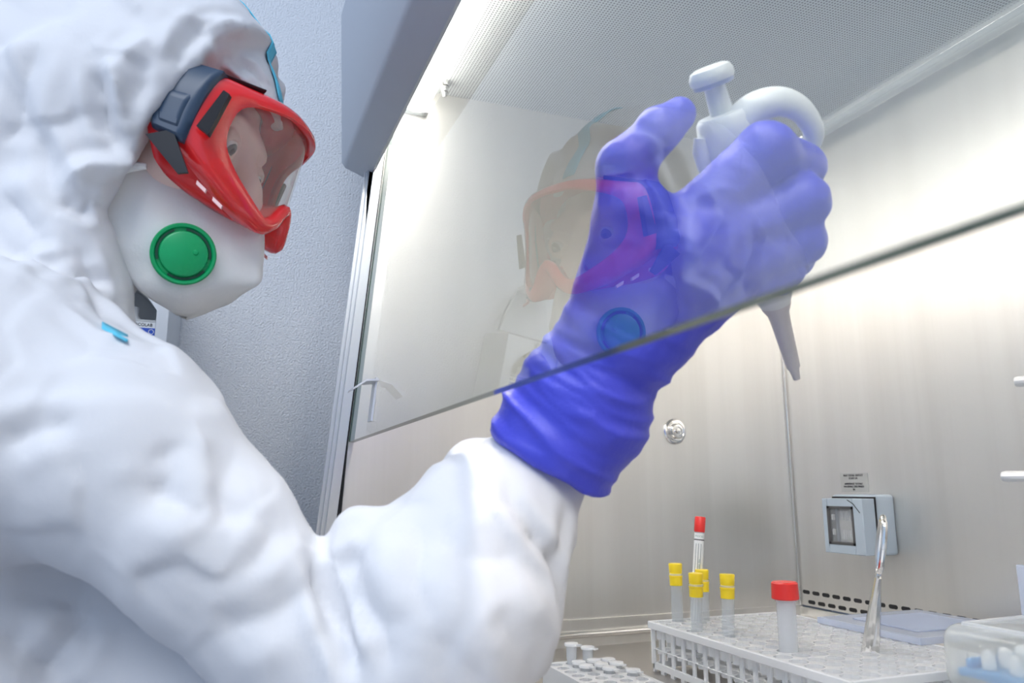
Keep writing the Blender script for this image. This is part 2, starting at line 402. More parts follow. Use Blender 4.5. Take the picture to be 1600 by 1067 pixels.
part('socket_insert', MB().box((wx0+.006, D-.039, wz0+.001), (wx1-.001, D-.032, wz1-.001), .001), M['insert'], sk)
rb = MB()
for k in range(8):
    xx = wx0+.010+k*.0034
    rb.box((xx, D-.0405, wz1-.016), (xx+.0016, D-.039, wz1-.005)); rb.box((xx, D-.0405, wz0+.005), (xx+.0016, D-.039, wz0+.016))
tag(part('ribs', rb, M['paper'], sk), kind='stuff')
sm = MB()
for a, b in (((wx0, wz0), (wx0+.003, wz1)), ((wx1-.002, wz0), (wx1, wz1)), ((wx0, wz0), (wx1, wz0+.002)), ((wx0, wz1-.002), (wx1, wz1))):
    sm.box((a[0]-.0005, D-.0505, a[1]-.0005), (b[0]+.0005, D-.041, b[1]+.0005))
part('window_seal', sm, M['smoke'], sk)
part('flap', MB().box((wx0+.002, D-.0490, wz0+.002), (wx1-.002, D-.0475, wz1-.002)), M['clear'], sk)
hg = MB()
for zz in (wz0+.010, wz1-.016): hg.box((wx0+.0030, D-.0475, zz), (wx0+.0058, D-.044, zz+.007), .0008)
part('hinge', hg, M['insert'], sk)
part('lid_groove', MB().tube([(x1-.022, D-.0501, sz1-.0015), (x1-.013, D-.0501, sz1-.006), (x1-.004, D-.0501, sz1-.016)], .0005, 6), M['dark'], sk)
lb = empty('rating_label', (.110, D, .149), label='small grey printed rating label above the power socket', cat='label')
part('plate', MB().box((.090, D-.0006, .1465), (.1345, D, .1695)), M['label_grey'], lb)
for k, s_ in enumerate(('MAX TOTAL OUTLET', 'LOAD 5A', '', 'AMPERAGE TOTALE', 'MAXIMALE DES PRISES', '5A')):
    if s_: text('lettering', s_, .0033, (.1115, D-.0008, .1668-.0034*k), (1, 0, 0), (0, 0, 1), M['ink'], lb)

# ------------------------------------------------------------------ soap dispenser on the room wall
ds = empty('soap_dispenser', (-.2, -.245, .17), label='white wall soap dispenser with lever and labelled bottle behind the worker', cat='dispenser')
def taper(x0, x1, y0, y1, z0, z1, t):
    return MB().prism([(x0, y0, z0), (x0, y1, z0), (x0, y1, z1), (x0, y0, z1)], (0, 0, 0.0)) if False else MB()
hs = MB()
A = [(-.2, -.302, .165), (-.2, -.190, .165), (-.2, -.190, .418), (-.2, -.302, .418)]
# housing: two cheeks, a back plate and an arched head round the bottle bay
hs.box((-.2, -.302, .165), (-.192, -.190, .418))
hs.prism([(-.192, -.190, .165), (-.192, -.190, .418), (-.118, -.200, .405), (-.118, -.200, .165)], (0, -.013, 0))
hs.prism([(-.192, -.302, .165), (-.192, -.302, .418), (-.118, -.292, .405), (-.118, -.292, .165)], (0, .013, 0))
arch = [(-.192, -.2, .418), (-.192, -.292, .418)]
top = [(-.118, -.200, .405), (-.118, -.292, .405)]
n = 10; pa = [(-.213 - .066*(k/n), .362 + .030*math.sin(math.pi*k/n)) for k in range(n+1)]
for (ya, za), (yb, zb) in zip(pa, pa[1:]):
    hs.prism([(-.120, ya, za), (-.120, yb, zb), (-.120, yb, .4052), (-.120, ya, .4052)], (-.070, 0, 0.006))
hs.bevel(.0018, 2, 50)
part('housing', hs, M['offwhite'], ds)
part('lever', MB().prism([(-.192, -.285, .425), (-.192, -.205, .425), (-.192, -.222, .492), (-.192, -.268, .492)], (.012, 0, 0)).prism([(-.185, -.268, .490), (-.185, -.222, .490), (-.06, -.225, .478), (-.06, -.265, .478)], (0, 0, .007)).bevel(.002, 2, 40), M['offwhite'], ds)
bot = empty('bottle', (0, 0, 0)); bot.parent = ds
bb = MB(); bb.box((-.188, -.279, .19), (-.134, -.214, .352), .012, 3); bb.lathe([(.352, .016), (.362, .010), (.372, .010)], (-.160, -.246, 0), (0, 0, 1), 16)
part('bottle_body', bb, M['white_plastic'], bot)
part('pump_button', MB().lathe([(0, .0045), (.002, .004)], (-.1195, -.246, .399), (1, 0, 0), 14), M['label_grey'], bot)
LX = -.1335
part('bottle_label', MB().box((LX-.0005, -.268, .255), (LX, -.2145, .352)), M['paper'], bot)
part('label_band', MB().box((LX-.0004, -.268, .3335), (LX+.0004, -.2145, .3425)), M['label_blue'], bot)
part('label_band_grey', MB().box((LX-.0004, -.268, .350), (LX+.0004, -.2145, .3525)), M['label_grey'], bot)
text('brand_lettering', 'ECOLAB', .0050, (LX+.0003, -.2175, .3462), (0, 1, 0), (0, 0, 1), M['ink'], bot, 'RIGHT')
text('name_lettering', 'Epicare soft', .0072, (LX+.0006, -.234, .3380), (0, 1, 0), (0, 0, 1), M['paper'], bot, 'RIGHT')
part('label_ring', MB().tube([(LX+.0006, -.2185+.0028*math.cos(a), .3380+.0028*math.sin(a)) for a in np.linspace(0, 6.283, 20)], .0004, 5), M['paper'], bot)
for k, s_ in enumerate(('hand lotion - Hautschutz', 'antimicrobial soap', 'savon doux pour mains')):
    text('small_print', s_, .0034, (LX+.0003, -.217, .3290-.0042*k), (0, 1, 0), (0, 0, 1), M['ink_grey'], bot, 'RIGHT')
# ------------------------------------------------------------------ solid modelling by distance fields
class Field:
    def __init__(s, xs, ys, zs):
        s.ax = [np.asarray(a, np.float32) for a in (xs, ys, zs)]
        s.F = np.full([len(a) for a in s.ax], .5, np.float32)
    def _win(s, lo, hi, m):
        sl = []
        for k in range(3):
            a = s.ax[k]; i0 = max(0, np.searchsorted(a, lo[k]-m)-2); i1 = min(len(a), np.searchsorted(a, hi[k]+m)+2)
            if i1-i0 < 2: return None, None
            sl.append(slice(i0, i1))
        X, Y, Z = [s.ax[k][sl[k]] for k in range(3)]
        return tuple(sl), (X[:, None, None], Y[None, :, None], Z[None, None, :])
    def _mix(s, sl, d, k, op):
        A = s.F[sl]
        if op == 'sub':
            d = -d; h = np.clip(.5 - .5*(d-A)/k, 0, 1) if k > 0 else None
            s.F[sl] = (np.maximum(A, d) if k <= 0 else -( (-A) + ((-d)-(-A))*np.clip(.5+.5*((-A)-(-d))/k, 0, 1) - k*np.clip(.5+.5*((-A)-(-d))/k, 0, 1)*(1-np.clip(.5+.5*((-A)-(-d))/k, 0, 1))))
        else:
            if k <= 0: s.F[sl] = np.minimum(A, d)
            else:
                h = np.clip(.5 + .5*(A-d)/k, 0, 1); s.F[sl] = A + (d-A)*h - k*h*(1-h)
    def cone(s, a, ra, b, rb, k=.01, op='add'):
        a = np.asarray(a, float); b = np.asarray(b, float); rm = max(ra, rb)
        sl, (X, Y, Z) = s._win(np.minimum(a, b)-rm, np.maximum(a, b)+rm, k+.012)
        if sl is None: return s
        ab = b-a; L2 = max(ab@ab, 1e-9)
        px, py, pz = X-a[0], Y-a[1], Z-a[2]
        t = np.clip((px*ab[0]+py*ab[1]+pz*ab[2])/L2, 0, 1)
        d = np.sqrt((px-t*ab[0])**2+(py-t*ab[1])**2+(pz-t*ab[2])**2) - (ra+(rb-ra)*t)
        s._mix(sl, d.astype(np.float32), k, op); return s
    def chain(s, pts, k=.01):
        """pts: (point, radius)"""
        for (a, ra), (b, rb) in zip(pts, pts[1:]): s.cone(a, ra, b, rb, k)
        return s
    def ell(s, c, axes, rad, k=.01, op='add', keep=None):
        c = np.asarray(c, float); axes = np.asarray(axes, float); rad = np.asarray(rad, float)
        ext = np.sqrt(((axes*rad[:, None])**2).sum(0))
        sl, (X, Y, Z) = s._win(c-ext, c+ext, k+.012)
        if sl is None: return s
        q = [((X-c[0])*a[0]+(Y-c[1])*a[1]+(Z-c[2])*a[2]) for a in axes]
        k0 = np.sqrt(sum((q[i]/rad[i])**2 for i in range(3))); k1 = np.sqrt(sum((q[i]/rad[i]**2)**2 for i in range(3)))
        d = k0*(k0-1)/np.maximum(k1, 1e-6)
        d = np.where(k0 < .05, -rad.min(), d)
        if keep is not None: d = np.maximum(d, keep(X, Y, Z))
        s._mix(sl, d.astype(np.float32), k, op); return s
    def cut(s, c, axes, lo, hi, k=.004):
        """take away a box given along its own axes"""
        c = np.asarray(c, float); axes = np.asarray(axes, float); lo = np.asarray(lo, float); hi = np.asarray(hi, float)
        m = (lo+hi)/2; h = (hi-lo)/2; cc = c + m@axes; ext = (np.abs(axes)*h[:, None]).sum(0)
        sl, (X, Y, Z) = s._win(cc-ext, cc+ext, k+.012)
        if sl is None: return s
        q = [np.abs((X-cc[0])*a[0]+(Y-cc[1])*a[1]+(Z-cc[2])*a[2])-h[i] for i, a in enumerate(axes)]
        d = np.maximum(np.maximum(q[0], q[1]), q[2])
        s._mix(sl, d.astype(np.float32), k, 'sub'); return s
    def mesh(s, name, post=None):
        F = s.F; F[0] = F[-1] = .5; F[:, 0] = F[:, -1] = .5; F[:, :, 0] = F[:, :, -1] = .5
        ins = F < 0; nx, ny, nz = F.shape
        cnt = np.zeros((nx-1, ny-1, nz-1), np.int8); offs = [(a, b, c) for a in (0, 1) for b in (0, 1) for c in (0, 1)]
        for a, b, c in offs: cnt += ins[a:nx-1+a, b:ny-1+b, c:nz-1+c]
        act = (cnt > 0) & (cnt < 8); I, J, K = np.nonzero(act)
        idx = np.full(act.shape, -1, np.int32); idx[I, J, K] = np.arange(len(I))
        val = {o: F[I+o[0], J+o[1], K+o[2]] for o in offs}
        base = [s.ax[0][I], s.ax[1][J], s.ax[2][K]]; stp = [s.ax[0][I+1]-base[0], s.ax[1][J+1]-base[1], s.ax[2][K+1]-base[2]]
        acc = np.zeros((len(I), 3)); n = np.zeros(len(I))
        for o in offs:
            for axn in range(3):
                if o[axn]: continue
                p = list(o); p[axn] = 1; va, vb = val[o], val[tuple(p)]
                m = (va < 0) != (vb < 0); t = np.where(m, va/np.where(m, va-vb, 1), 0)
                q = [np.full(len(I), float(o[e])) for e in range(3)]; q[axn] = t
                for e in range(3): acc[:, e] += m*q[e]
                n += m
        acc /= n[:, None]
        V = np.stack([base[e]+acc[:, e]*stp[e] for e in range(3)], 1)
        quads = []
        for axn in range(3):
            b, c = (axn+1) % 3, (axn+2) % 3
            sa = [slice(None)]*3; sb = [slice(None)]*3; sa[axn] = slice(0, -1); sb[axn] = slice(1, None)
            A, B = ins[tuple(sa)], ins[tuple(sb)]
            P = np.argwhere(A != B); inA = A[tuple(P.T)]
            def cell(db, dc):
                Q = P.copy(); Q[:, b] += db; Q[:, c] += dc; return idx[tuple(Q.T)]
            q = np.stack([cell(-1, -1), cell(0, -1), cell(0, 0), cell(-1, 0)], 1)
            q = np.where(inA[:, None], q, q[:, ::-1]); quads.append(q)
        q = np.concatenate(quads)
        if post is not None: V = post(V, q)
        return mesh_np(name, V, q)
def axis_(segs):
    """grid coordinates from (from, to, step) runs"""
    out = []
    for a, b, st in segs: out.extend(np.arange(a, b-1e-9, st))
    out.append(segs[-1][1]); return np.array(out)
def smooth_(V, q, it, lam=.5):
    e = np.concatenate([q[:, [0, 1]], q[:, [1, 2]], q[:, [2, 3]], q[:, [3, 0]]])
    deg = np.bincount(e[:, 0], minlength=len(V)) + np.bincount(e[:, 1], minlength=len(V))
    for _ in range(it):
        A = np.zeros_like(V)
        for k in range(3): A[:, k] = np.bincount(e[:, 0], V[e[:, 1], k], len(V)) + np.bincount(e[:, 1], V[e[:, 0], k], len(V))
        V = V + lam*(A/np.maximum(deg, 1)[:, None]-V)
    return V
def normals_(V, q):
    n = np.cross(V[q[:, 2]]-V[q[:, 0]], V[q[:, 3]]-V[q[:, 1]]); N = np.zeros_like(V)
    for k in range(4):
        for e in range(3): N[:, e] += np.bincount(q[:, k], n[:, e], len(V))
    return N/np.maximum(np.linalg.norm(N, axis=1), 1e-12)[:, None]
_perm = np.random.default_rng(3).permutation(256); _perm = np.concatenate([_perm, _perm, _perm])
_grad = np.random.default_rng(4).normal(size=(256, 3)); _grad /= np.linalg.norm(_grad, axis=1)[:, None]
def noise_(P, sc, seed=0):
    P = np.asarray(P)*sc + seed*17.31; i = np.floor(P).astype(int); f = P-i; u = f*f*f*(f*(f*6-15)+10); i &= 255; o = 0
    for a in (0, 1):
        for b in (0, 1):
            for c in (0, 1):
                h = _perm[_perm[_perm[(i[:, 0]+a) & 255]+((i[:, 1]+b) & 255)]+((i[:, 2]+c) & 255)]
                g = _grad[h]; d = g[:, 0]*(f[:, 0]-a)+g[:, 1]*(f[:, 1]-b)+g[:, 2]*(f[:, 2]-c)
                wx = u[:, 0] if a else 1-u[:, 0]; wy = u[:, 1] if b else 1-u[:, 1]; wz = u[:, 2] if c else 1-u[:, 2]
                o = o + wx*wy*wz*d
    return o
def ridge_(P, sc, seed=0): return 1-np.minimum(1, np.abs(noise_(P, sc, seed))*3.2)
def facet_(P, sc, seed=0):
    """crumpled sheet: flat facets tilted this way and that, with soft edges"""
    P = P*sc + seed*11.7; i = np.floor(P).astype(int); num = np.zeros(len(P)); den = np.full(len(P), 1e-9)
    for a in (-1, 0, 1):
        for b in (-1, 0, 1):
            for c in (-1, 0, 1):
                j = i+np.array([a, b, c]); h = _perm[_perm[_perm[j[:, 0] & 255]+(j[:, 1] & 255)]+(j[:, 2] & 255)]
                d = P-(j+.5+.42*_grad[h]); w_ = np.exp(-20*(d*d).sum(1)); num += w_*(d*_grad[(h+91) & 255]).sum(1); den += w_
    return num/den/sc
def seg_dist(P, line):
    """distance to a polyline and the run along it, 0 to 1"""
    line = np.asarray(line, float); best = np.full(len(P), 9.); run = np.zeros(len(P)); n = len(line)-1
    for k in range(n):
        a, b = line[k], line[k+1]; ab = b-a; t = np.clip(((P-a)@ab)/max(ab@ab, 1e-12), 0, 1)
        d = np.linalg.norm(P-a-t[:, None]*ab, axis=1); m = d < best
        best = np.where(m, d, best); run = np.where(m, (k+t)/n, run)
    return best, run

# ------------------------------------------------------------------ the worker
# head frame: f forwards (down and into the cabinet), r to the worker's right, u up
_a, _t = R(72), R(28)
HF = np.array([math.cos(_a)*math.cos(_t), math.sin(_a)*math.cos(_t), -math.sin(_t)])
HR = np.array([math.sin(_a), -math.cos(_a), 0.0]); HU = np.cross(HR, HF)
HC = np.array([.286, -.143, .408]) - .033*HR - .085*HF
HAX = np.stack([HR, HF, HU])
def hp(r, f, u): return HC + r*HR + f*HF + u*HU
def hps(A):
    A = np.asarray(A, float); return HC + A@HAX
def spx(px, py, d, r): return (at(px, py, d), pr(r, d))

# hand: one chain of (px, py, depth, radius) per limb, as the photo shows them
PALM = [spx(905, 640, .485, 98), spx(948, 560, .480, 84), spx(1005, 478, .472, 88), spx(1075, 405, .468, 84), spx(1120, 370, .468, 66)]
HEEL = [spx(985, 520, .476, 80), spx(1100, 440, .470, 60), spx(1140, 430, .470, 44)]
THENAR = [spx(975, 455, .470, 74), spx(992, 345, .462, 66)]
FING = {
 'thumb': [spx(985, 370, .465, 62), spx(978, 262, .462, 44), spx(1030, 202, .462, 34), spx(1062, 178, .466, 26)],
 'index': [spx(1095, 335, .462, 50), spx(1196, 238, .455, 45), spx(1252, 262, .478, 36), spx(1222, 320, .512, 30)],
 'middle': [spx(1120, 375, .460, 48), spx(1252, 316, .462, 42), spx(1248, 352, .500, 32), spx(1195, 365, .520, 28)],
 'ring': [spx(1130, 415, .462, 46), spx(1250, 375, .468, 38), spx(1240, 402, .503, 30), spx(1190, 412, .520, 27)],
 'little': [spx(1125, 445, .466, 40), spx(1225, 418, .478, 31), spx(1218, 436, .506, 26), spx(1180, 440, .520, 24)],
}
def hand_field(Fd, shrink=0.0, k=.006):
    g = lambda ch: [(p, r-shrink) for p, r in ch]
    for ch in ([(at(930, 595, .482), pr(66, .482))]+PALM[1:] if shrink else PALM, HEEL, THENAR): Fd.chain(g(ch), .014)
    for nm, ch in FING.items(): Fd.chain(g(ch), k)
ARM_UP = [spx(-10, 640, .455, 242), spx(170, 705, .445, 166), spx(330, 850, .44, 134), spx(432, 962, .44, 114), spx(590, 1100, .44, 150)]
ARM_FO = [spx(620, 1075, .44, 152), spx(700, 938, .452, 170), spx(768, 832, .468, 132), spx(830, 745, .486, 84), spx(852, 705, .487, 74)]
SHO_R, SHO_L = at(-10, 640, .47), np.array([.055, -.315, .235])
ELB, WRI = at(640, 1080, .45), at(905, 640, .485)

# --- the body: one continuous surface, mostly inside the clothes
Fd = Field(axis_([(-.02, .13, .012), (.13, .335, .0022), (.335, .50, .006), (.50, .60, .004)]),
           axis_([(-.62, -.33, .012), (-.33, -.085, .0022), (-.085, .0, .008), (.0, .26, .0045)]),
           axis_([(FZ+.02, -.12, .03), (-.12, .15, .010), (.15, .32, .0045), (.32, .60, .0022)]))
Fd.ell(hp(0, -.02, .02), HAX, (.072, .098, .092), .01)                        # skull
Fd.ell(hp(0, .028, -.045), HAX, (.058, .062, .075), .025)                      # face
Fd.ell(hp(0, .040, -.095), HAX, (.036, .045, .030), .02)                       # jaw and chin
Fd.ell(hp(0, .072, .018), HAX, (.052, .020, .012), .012)                       # brow
for sg in (1, -1):
    Fd.ell(hp(.036*sg, .062, -.032), HAX, (.024, .024, .020), .014)            # cheeks
    Fd.ell(hp(.033*sg, .098, -.001), HAX, (.018, .014, .011), .008, 'sub')     # eye hollows
    Fd.ell(hp(.074*sg, -.005, -.022), HAX, (.008, .018, .030), .006)           # ears
Fd.chain([(hp(0, .088, .004), .007), (hp(0, .103, -.018), .009), (hp(0, .114, -.036), .0125)], .008)   # nose
for sg in (1, -1): Fd.ell(hp(.011*sg, .103, -.039), HAX, (.009, .011, .008), .005)
for sg in (1, -1):                                                              # eyelids round the eyeballs
    Fd.ell(hp(.033*sg, .0805, -.001), HAX, (.0148, .0148, .0138), .003)
    Fd.ell(hp(.033*sg, .0965, -.0015), HAX, (.0132, .0110, .0062), .001, 'sub')
Fd.ell(hp(0, .080, -.072), HAX, (.026, .016, .008), .008)                      # lips
NECK = np.array([.205, -.275, .345])
Fd.chain([(hp(0, -.03, -.06), .052), (NECK, .056), (np.array([.215, -.315, .27]), .07)], .03)
Fd.chain([(SHO_L, .06), (np.array([.21, -.32, .25]), .085), (np.array([.34, -.31, .195]), .048)], .04)
Fd.chain([(np.array([.215, -.33, .20]), .125), (np.array([.21, -.345, .02]), .115), (np.array([.20, -.36, -.13]), .13)], .05)
Fd.chain([(np.array([.33, -.31, .195]), .045), (SHO_R, .042)]+[(q_, r_*.55) for q_, r_ in ARM_UP[1:]]+[(ELB, .030), (at(852, 705, .487), .022), (WRI, .024)], .02)
Fd.chain([(SHO_L, .058), (np.array([.02, -.36, -.03]), .042), (np.array([.03, -.30, -.27]), .028), (np.array([.035, -.27, -.36]), .034)], .03)
for x in (.115, .285): Fd.chain([(np.array([x, -.36, -.15]), .10), (np.array([x, -.35, -.52]), .06), (np.array([x, -.38, -.92]), .042), (np.array([x, -.28, -.965]), .03)], .03)
hand_field(Fd, .0025)
def post_body(V, q): return smooth_(V, q, 2, .4)
person = world('person', Fd.mesh('person', post_body), M['skin'], None, True, (.2, -.34, FZ))
tag(person, 'person in white hooded coverall, red goggles and violet gloves, reaching under the glass sash', 'person')

# --- coverall
Fc = Field(axis_([(-.10, .12, .008), (.12, .42, .0026), (.42, .60, .0034)]), axis_([(-.62, -.36, .008), (-.36, -.05, .0026), (-.05, .12, .0034)]), axis_([(FZ+.005, -.16, .02), (-.16, .26, .0036), (.26, .60, .0026)]))
hood_ax = HAX
Fc.ell(hp(0, -.012, -.006), HAX, (.106, .140, .124), .02)                       # loose hood
Fc.ell(hp(0, -.07, -.085), HAX, (.105, .10, .10), .05)
Fc.ell(hp(0, -.004, -.148), HAX, (.066, .050, .045), .02)                     # cloth below the chin
Fc.cone(hp(0, -.07, -.09), .095, np.array([.20, -.345, .24]), .12, .03)
Fc.cone(hp(0, -.022, -.10), .064, np.array([.205, -.30, .27]), .078, .02)
Fc.ell(hp(.068, .030, -.082), HAX, (.030, .036, .040), .015)                    # bulge at the cheek
Fc.cut(HC, HAX, (-.13, .058, -.112), (.118, .30, .20), .003)                    # opening for the face
Fc.cut(HC, HAX, (-.060, .02, -.118), (.068, .30, .03), .004)
Fc.ell(hp(0, -.0126, .010), HAX, (.077, .115, .097), .004, keep=lambda X, Y, Z: -((X-HC[0])*HU[0]+(Y-HC[1])*HU[1]+(Z-HC[2])*HU[2]-.046))   # crown
Fc.chain([(SHO_L, .085), (np.array([.21, -.345, .22]), .115), (np.array([.37, -.31, .19]), .085)], .04)
Fc.chain([(np.array([.215, -.345, .16]), .150), (np.array([.215, -.335, .0]), .165), (np.array([.205, -.35, -.16]), .165)], .06)
Fc.chain([spx(78, 330, .53, 66), spx(96, 385, .53, 74), spx(112, 455, .535, 82), spx(112, 540, .53, 90), spx(60, 600, .53, 120)], .012)   # cloth hanging from the hood to the shoulder
Fc.chain(ARM_UP, .02)
Fc.chain(ARM_FO, .007)
Fc.cone(*spx(572, 848, .45, 66), *spx(690, 860, .46, 80), .006)
Fc.cone(*spx(745, 742, .498, 58), *spx(770, 800, .478, 80), .006)
Fc.cone(*spx(500, 930, .44, 66), *spx(560, 980, .44, 90), .006)
Fc.cone(*spx(60, 880, .53, 175), *spx(360, 1130, .50, 140), .03)
Fc.chain([(SHO_L, .085), (np.array([.02, -.36, -.03]), .07), (np.array([.03, -.30, -.27]), .05)], .04)
for x in (.11, .29): Fc.chain([(np.array([x, -.36, -.16]), .13), (np.array([x, -.355, -.52]), .095), (np.array([x, -.385, -.93]), .068)], .05)
for x in (.115, .285): Fc.chain([(np.array([x, -.40, -.965]), .035), (np.array([x, -.25, -.97]), .030)], .03)
cuff_n = (at(905, 640, .485)-at(855, 727, .485)); cuff_n /= np.linalg.norm(cuff_n)
# long soft folds, traced where the photo shows them: (points in px, width, depth)
Vc_holder = {}
FOLDS = [
 # sleeve crook and forearm
 ([(488, 862), (500, 905), (520, 960), (545, 1010), (565, 1067)], .006, -.009), ([(505, 885), (530, 860), (575, 835)], .007, .003),
 ([(500, 895), (560, 940), (600, 985), (620, 1067)], .009, -.003), ([(640, 792), (655, 850), (650, 910), (680, 980)], .010, -.003),
 ([(786, 712), (800, 780), (835, 835), (868, 880), (882, 940), (860, 1010)], .005, -.006),
 ([(700, 765), (690, 830), (722, 868), (782, 874), (828, 842)], .015, -.0028), ([(720, 700), (735, 760), (790, 790)], .010, -.002),
 ([(885, 772), (882, 830), (872, 880)], .006, -.004), ([(760, 950), (800, 1000), (830, 1060)], .010, -.003), ([(600, 960), (700, 1010), (760, 1067)], .010, -.002),
 ([(330, 1000), (420, 960), (490, 920)], .009, -.003), ([(380, 900), (420, 850), (430, 820)], .006, -.002),
 ([(220, 760), (290, 790), (330, 810)], .008, -.003), ([(0, 700), (60, 670), (130, 655)], .007, -.003), ([(60, 1067), (110, 1000), (140, 960)], .008, -.005),
 ([(0, 985), (60, 1030), (110, 1055)], .007, -.004), ([(100, 470), (160, 520), (250, 545)], .006, .002),
 ([(250, 690), (270, 740), (240, 790)], .010, -.003), ([(370, 700), (340, 770), (360, 830)], .010, -.003),
 # hood
 ([(155, 100), (160, 150), (165, 200), (190, 235)], .005, -.005), ([(165, 90), (185, 130), (200, 180), (205, 215)], .007, .005),
 ([(70, 70), (45, 130), (30, 190), (0, 230)], .008, -.004), 
 ([(60, 200), (70, 260), (85, 310)], .006, -.003), ([(95, 290), (140, 262), (190, 258), (212, 236)], .006, .005),
 ([(90, 310), (130, 330), (150, 322)], .005, -.004), ([(330, 36), (290, 70), (278, 110)], .006, -.005), ([(310, 50), (350, 40), (385, 45)], .005, .004),
 ([(300, 70), (330, 110)], .004, -.002), ([(370, 100), (400, 110), (420, 140)], .004, -.003), ([(350, 80), (395, 125)], .003, -.002),
 ([(0, 300), (40, 350), (60, 420)], .007, -.004), ([(60, 420), (110, 430), (180, 440)], .005, -.003), ([(120, 380), (150, 440), (170, 500)], .006, -.003),
 ([(190, 380), (175, 330), (155, 330)], .004, .003), ([(20, 440), (60, 400), (110, 390)], .005, .003),
 ([(240, 60), (200, 90), (180, 130)], .006, .003), ([(230, 120), (205, 160), (200, 210)], .005, -.003),
]
def post_suit(V, q):
    V = smooth_(V, q, 2, .4); N = normals_(V, q)
    live = V[:, 2] > -.25
    bv = BVHTree.FromPolygons([tuple(v) for v in V], [tuple(int(i) for i in f) for f in q])
    def hit(px, py):
        d = at(px, py, 1.0)-CAM; d /= np.linalg.norm(d)
        h = bv.ray_cast(Vector(CAM), Vector(d))
        return None if h[0] is None else np.array(h[0])
    disp = np.zeros(len(V))
    hd = (V-HC)@HAX.T; head = np.clip(1-(np.linalg.norm(hd-np.array([0, -.03, -.03]), axis=1)-.15)/.06, 0, 1)
    amp = .40 + .18*head; amp = amp*(1-.75*np.clip((hd[:, 1]-.045)/.03, 0, 1)*head)
    W = V + .012*np.stack([noise_(V, 22, s_) for s_ in (5, 6, 7)], 1)
    disp += amp*(.0060*noise_(W, 6, 1) + .0026*(ridge_(W, 7, 2)-.45) + .0012*(ridge_(W, 15, 3)-.45))
    up = np.nonzero(live)[0]
    for cell_, dep_, sd in ((10, .16, 21), (22, .15, 22)):
        disp[up] += amp[up]*dep_*facet_(W[up], cell_, sd)
    for pts, wd, dep in FOLDS:
        L = [hit(*p) for p in pts]; L = [p for p in L if p is not None]
        if len(L) < 2: continue
        L = np.array(L); lo, hi = L.min(0)-4*wd, L.max(0)+4*wd
        m = np.nonzero(((V > lo) & (V < hi)).all(1))[0]
        if len(m) == 0: continue
        d, run = seg_dist(V[m], L); fade = np.clip(np.minimum(run, 1-run)*5, .15, 1)
        disp[m] += 1.35*dep*fade*(np.exp(-1.25*d/wd) - .40*np.exp(-((d-1.9*wd)/(.9*wd))**2))
    # the cuff and the rim round the face stay calm
    c = (V-at(855, 727, .485))@cuff_n; near = np.linalg.norm(V-at(855, 727, .485), axis=1) < .08
    disp *= np.where(near, np.clip((-c-.002)/.03, 0, 1), 1)
    V = V + N*disp[:, None]
    return V
suit = world('coverall', Fc.mesh('coverall', post_suit), M['suit'], person, True)
# seam tape along the crown and at the neck, laid on the cloth
bv = BVHTree.FromObject(suit, bpy.context.evaluated_depsgraph_get())
off = wloc(suit.parent)
def on_suit(p, dirn):
    p = Vector(p)-off; h = bv.ray_cast(p, Vector(dirn))
    return None if h[0] is None else (np.array(h[0]+off), np.array(h[1]))
rows = []
for k in range(26):
    ang = R(152 - k*4.35); dv = math.cos(ang)*HF*-1 + math.sin(ang)*HU
    dv = math.cos(R(70-k*1.9))*HF*(-1) + math.sin(R(70-k*1.9))*HU
    ang = R(118 - 3.4*k); dv = math.cos(ang)*HF + math.sin(ang)*HU
    row = []
    for s_ in (-1, -.5, 0, .5, 1):
        o0 = hp(.008*s_, 0, .0) + dv*.25
        h = on_suit(o0, -dv); row.append(None if h is None else h[0]+dv*.0022)
    if all(x is not None for x in row): rows.append(row)
tag(world('seam_tape', grid_mesh('seam_tape', np.array(rows), .0008), M['tape'], person), 'turquoise tape over the hood seam')
rows = []
for k in range(9):
    px = 160+k*5; py = 507+k*2.6; row = []
    for s_ in (-5, 5):
        d = at(px, py+s_, 1)-CAM; d /= np.linalg.norm(d); h = on_suit(CAM, d)
        row.append(None if h is None else h[0]-d*.0045)
    if all(x is not None for x in row): rows.append(row)
if len(rows) > 2: tag(world('neck_tape', grid_mesh('neck_tape', np.array(rows), .0008), M['tape'], person), 'turquoise tape at the collar seam')

# --- gloves
Fg = Field(axis_([(.36, .60, .0019)]), axis_([(-.02, .27, .0019)]), axis_([(.10, .42, .0019)]))
Fg.chain([spx(846, 742, .482, 97), spx(878, 682, .484, 101), spx(905, 640, .485, 99)], .012)
hand_field(Fg, 0, .0045)
Fg.cut(at(855, 727, .482), np.stack([cuff_n, np.cross(cuff_n, CF)/np.linalg.norm(np.cross(cuff_n, CF)), np.cross(cuff_n, np.cross(cuff_n, CF))/np.linalg.norm(np.cross(cuff_n, np.cross(cuff_n, CF)))]), (-.10, -.12, -.12), (0, .12, .12), .003)
def post_glove(V, q):
    V = smooth_(V, q, 3, .45); N = normals_(V, q)
    axd = at(1005, 478, .472)-at(880, 690, .485); axd /= np.linalg.norm(axd)
    s_ = (V-at(880, 690, .485))@axd
    cuffw = np.clip(1-(s_-.055)/.05, 0, 1)
    W = V - np.outer((V-V.mean(0))@axd, axd)*.0
    P = V.copy(); P = P - np.outer(V@axd, axd)*.35 + .01*np.stack([noise_(V, 30, z) for z in (1, 2, 3)], 1)
    Q = np.stack([(V@axd)*1.0, (P@np.array(CR))*.25, (P@np.array(CU))*.25], 1)
    disp = cuffw*(.0034*(ridge_(Q, 42, 5)-.4)+.0016*(ridge_(Q, 90, 6)-.4)+.002*noise_(V, 24, 8)) + (1-cuffw)*(.0012*noise_(V, 45, 4)+.0006*(ridge_(V, 70, 9)-.4))
    return V + N*disp[:, None]
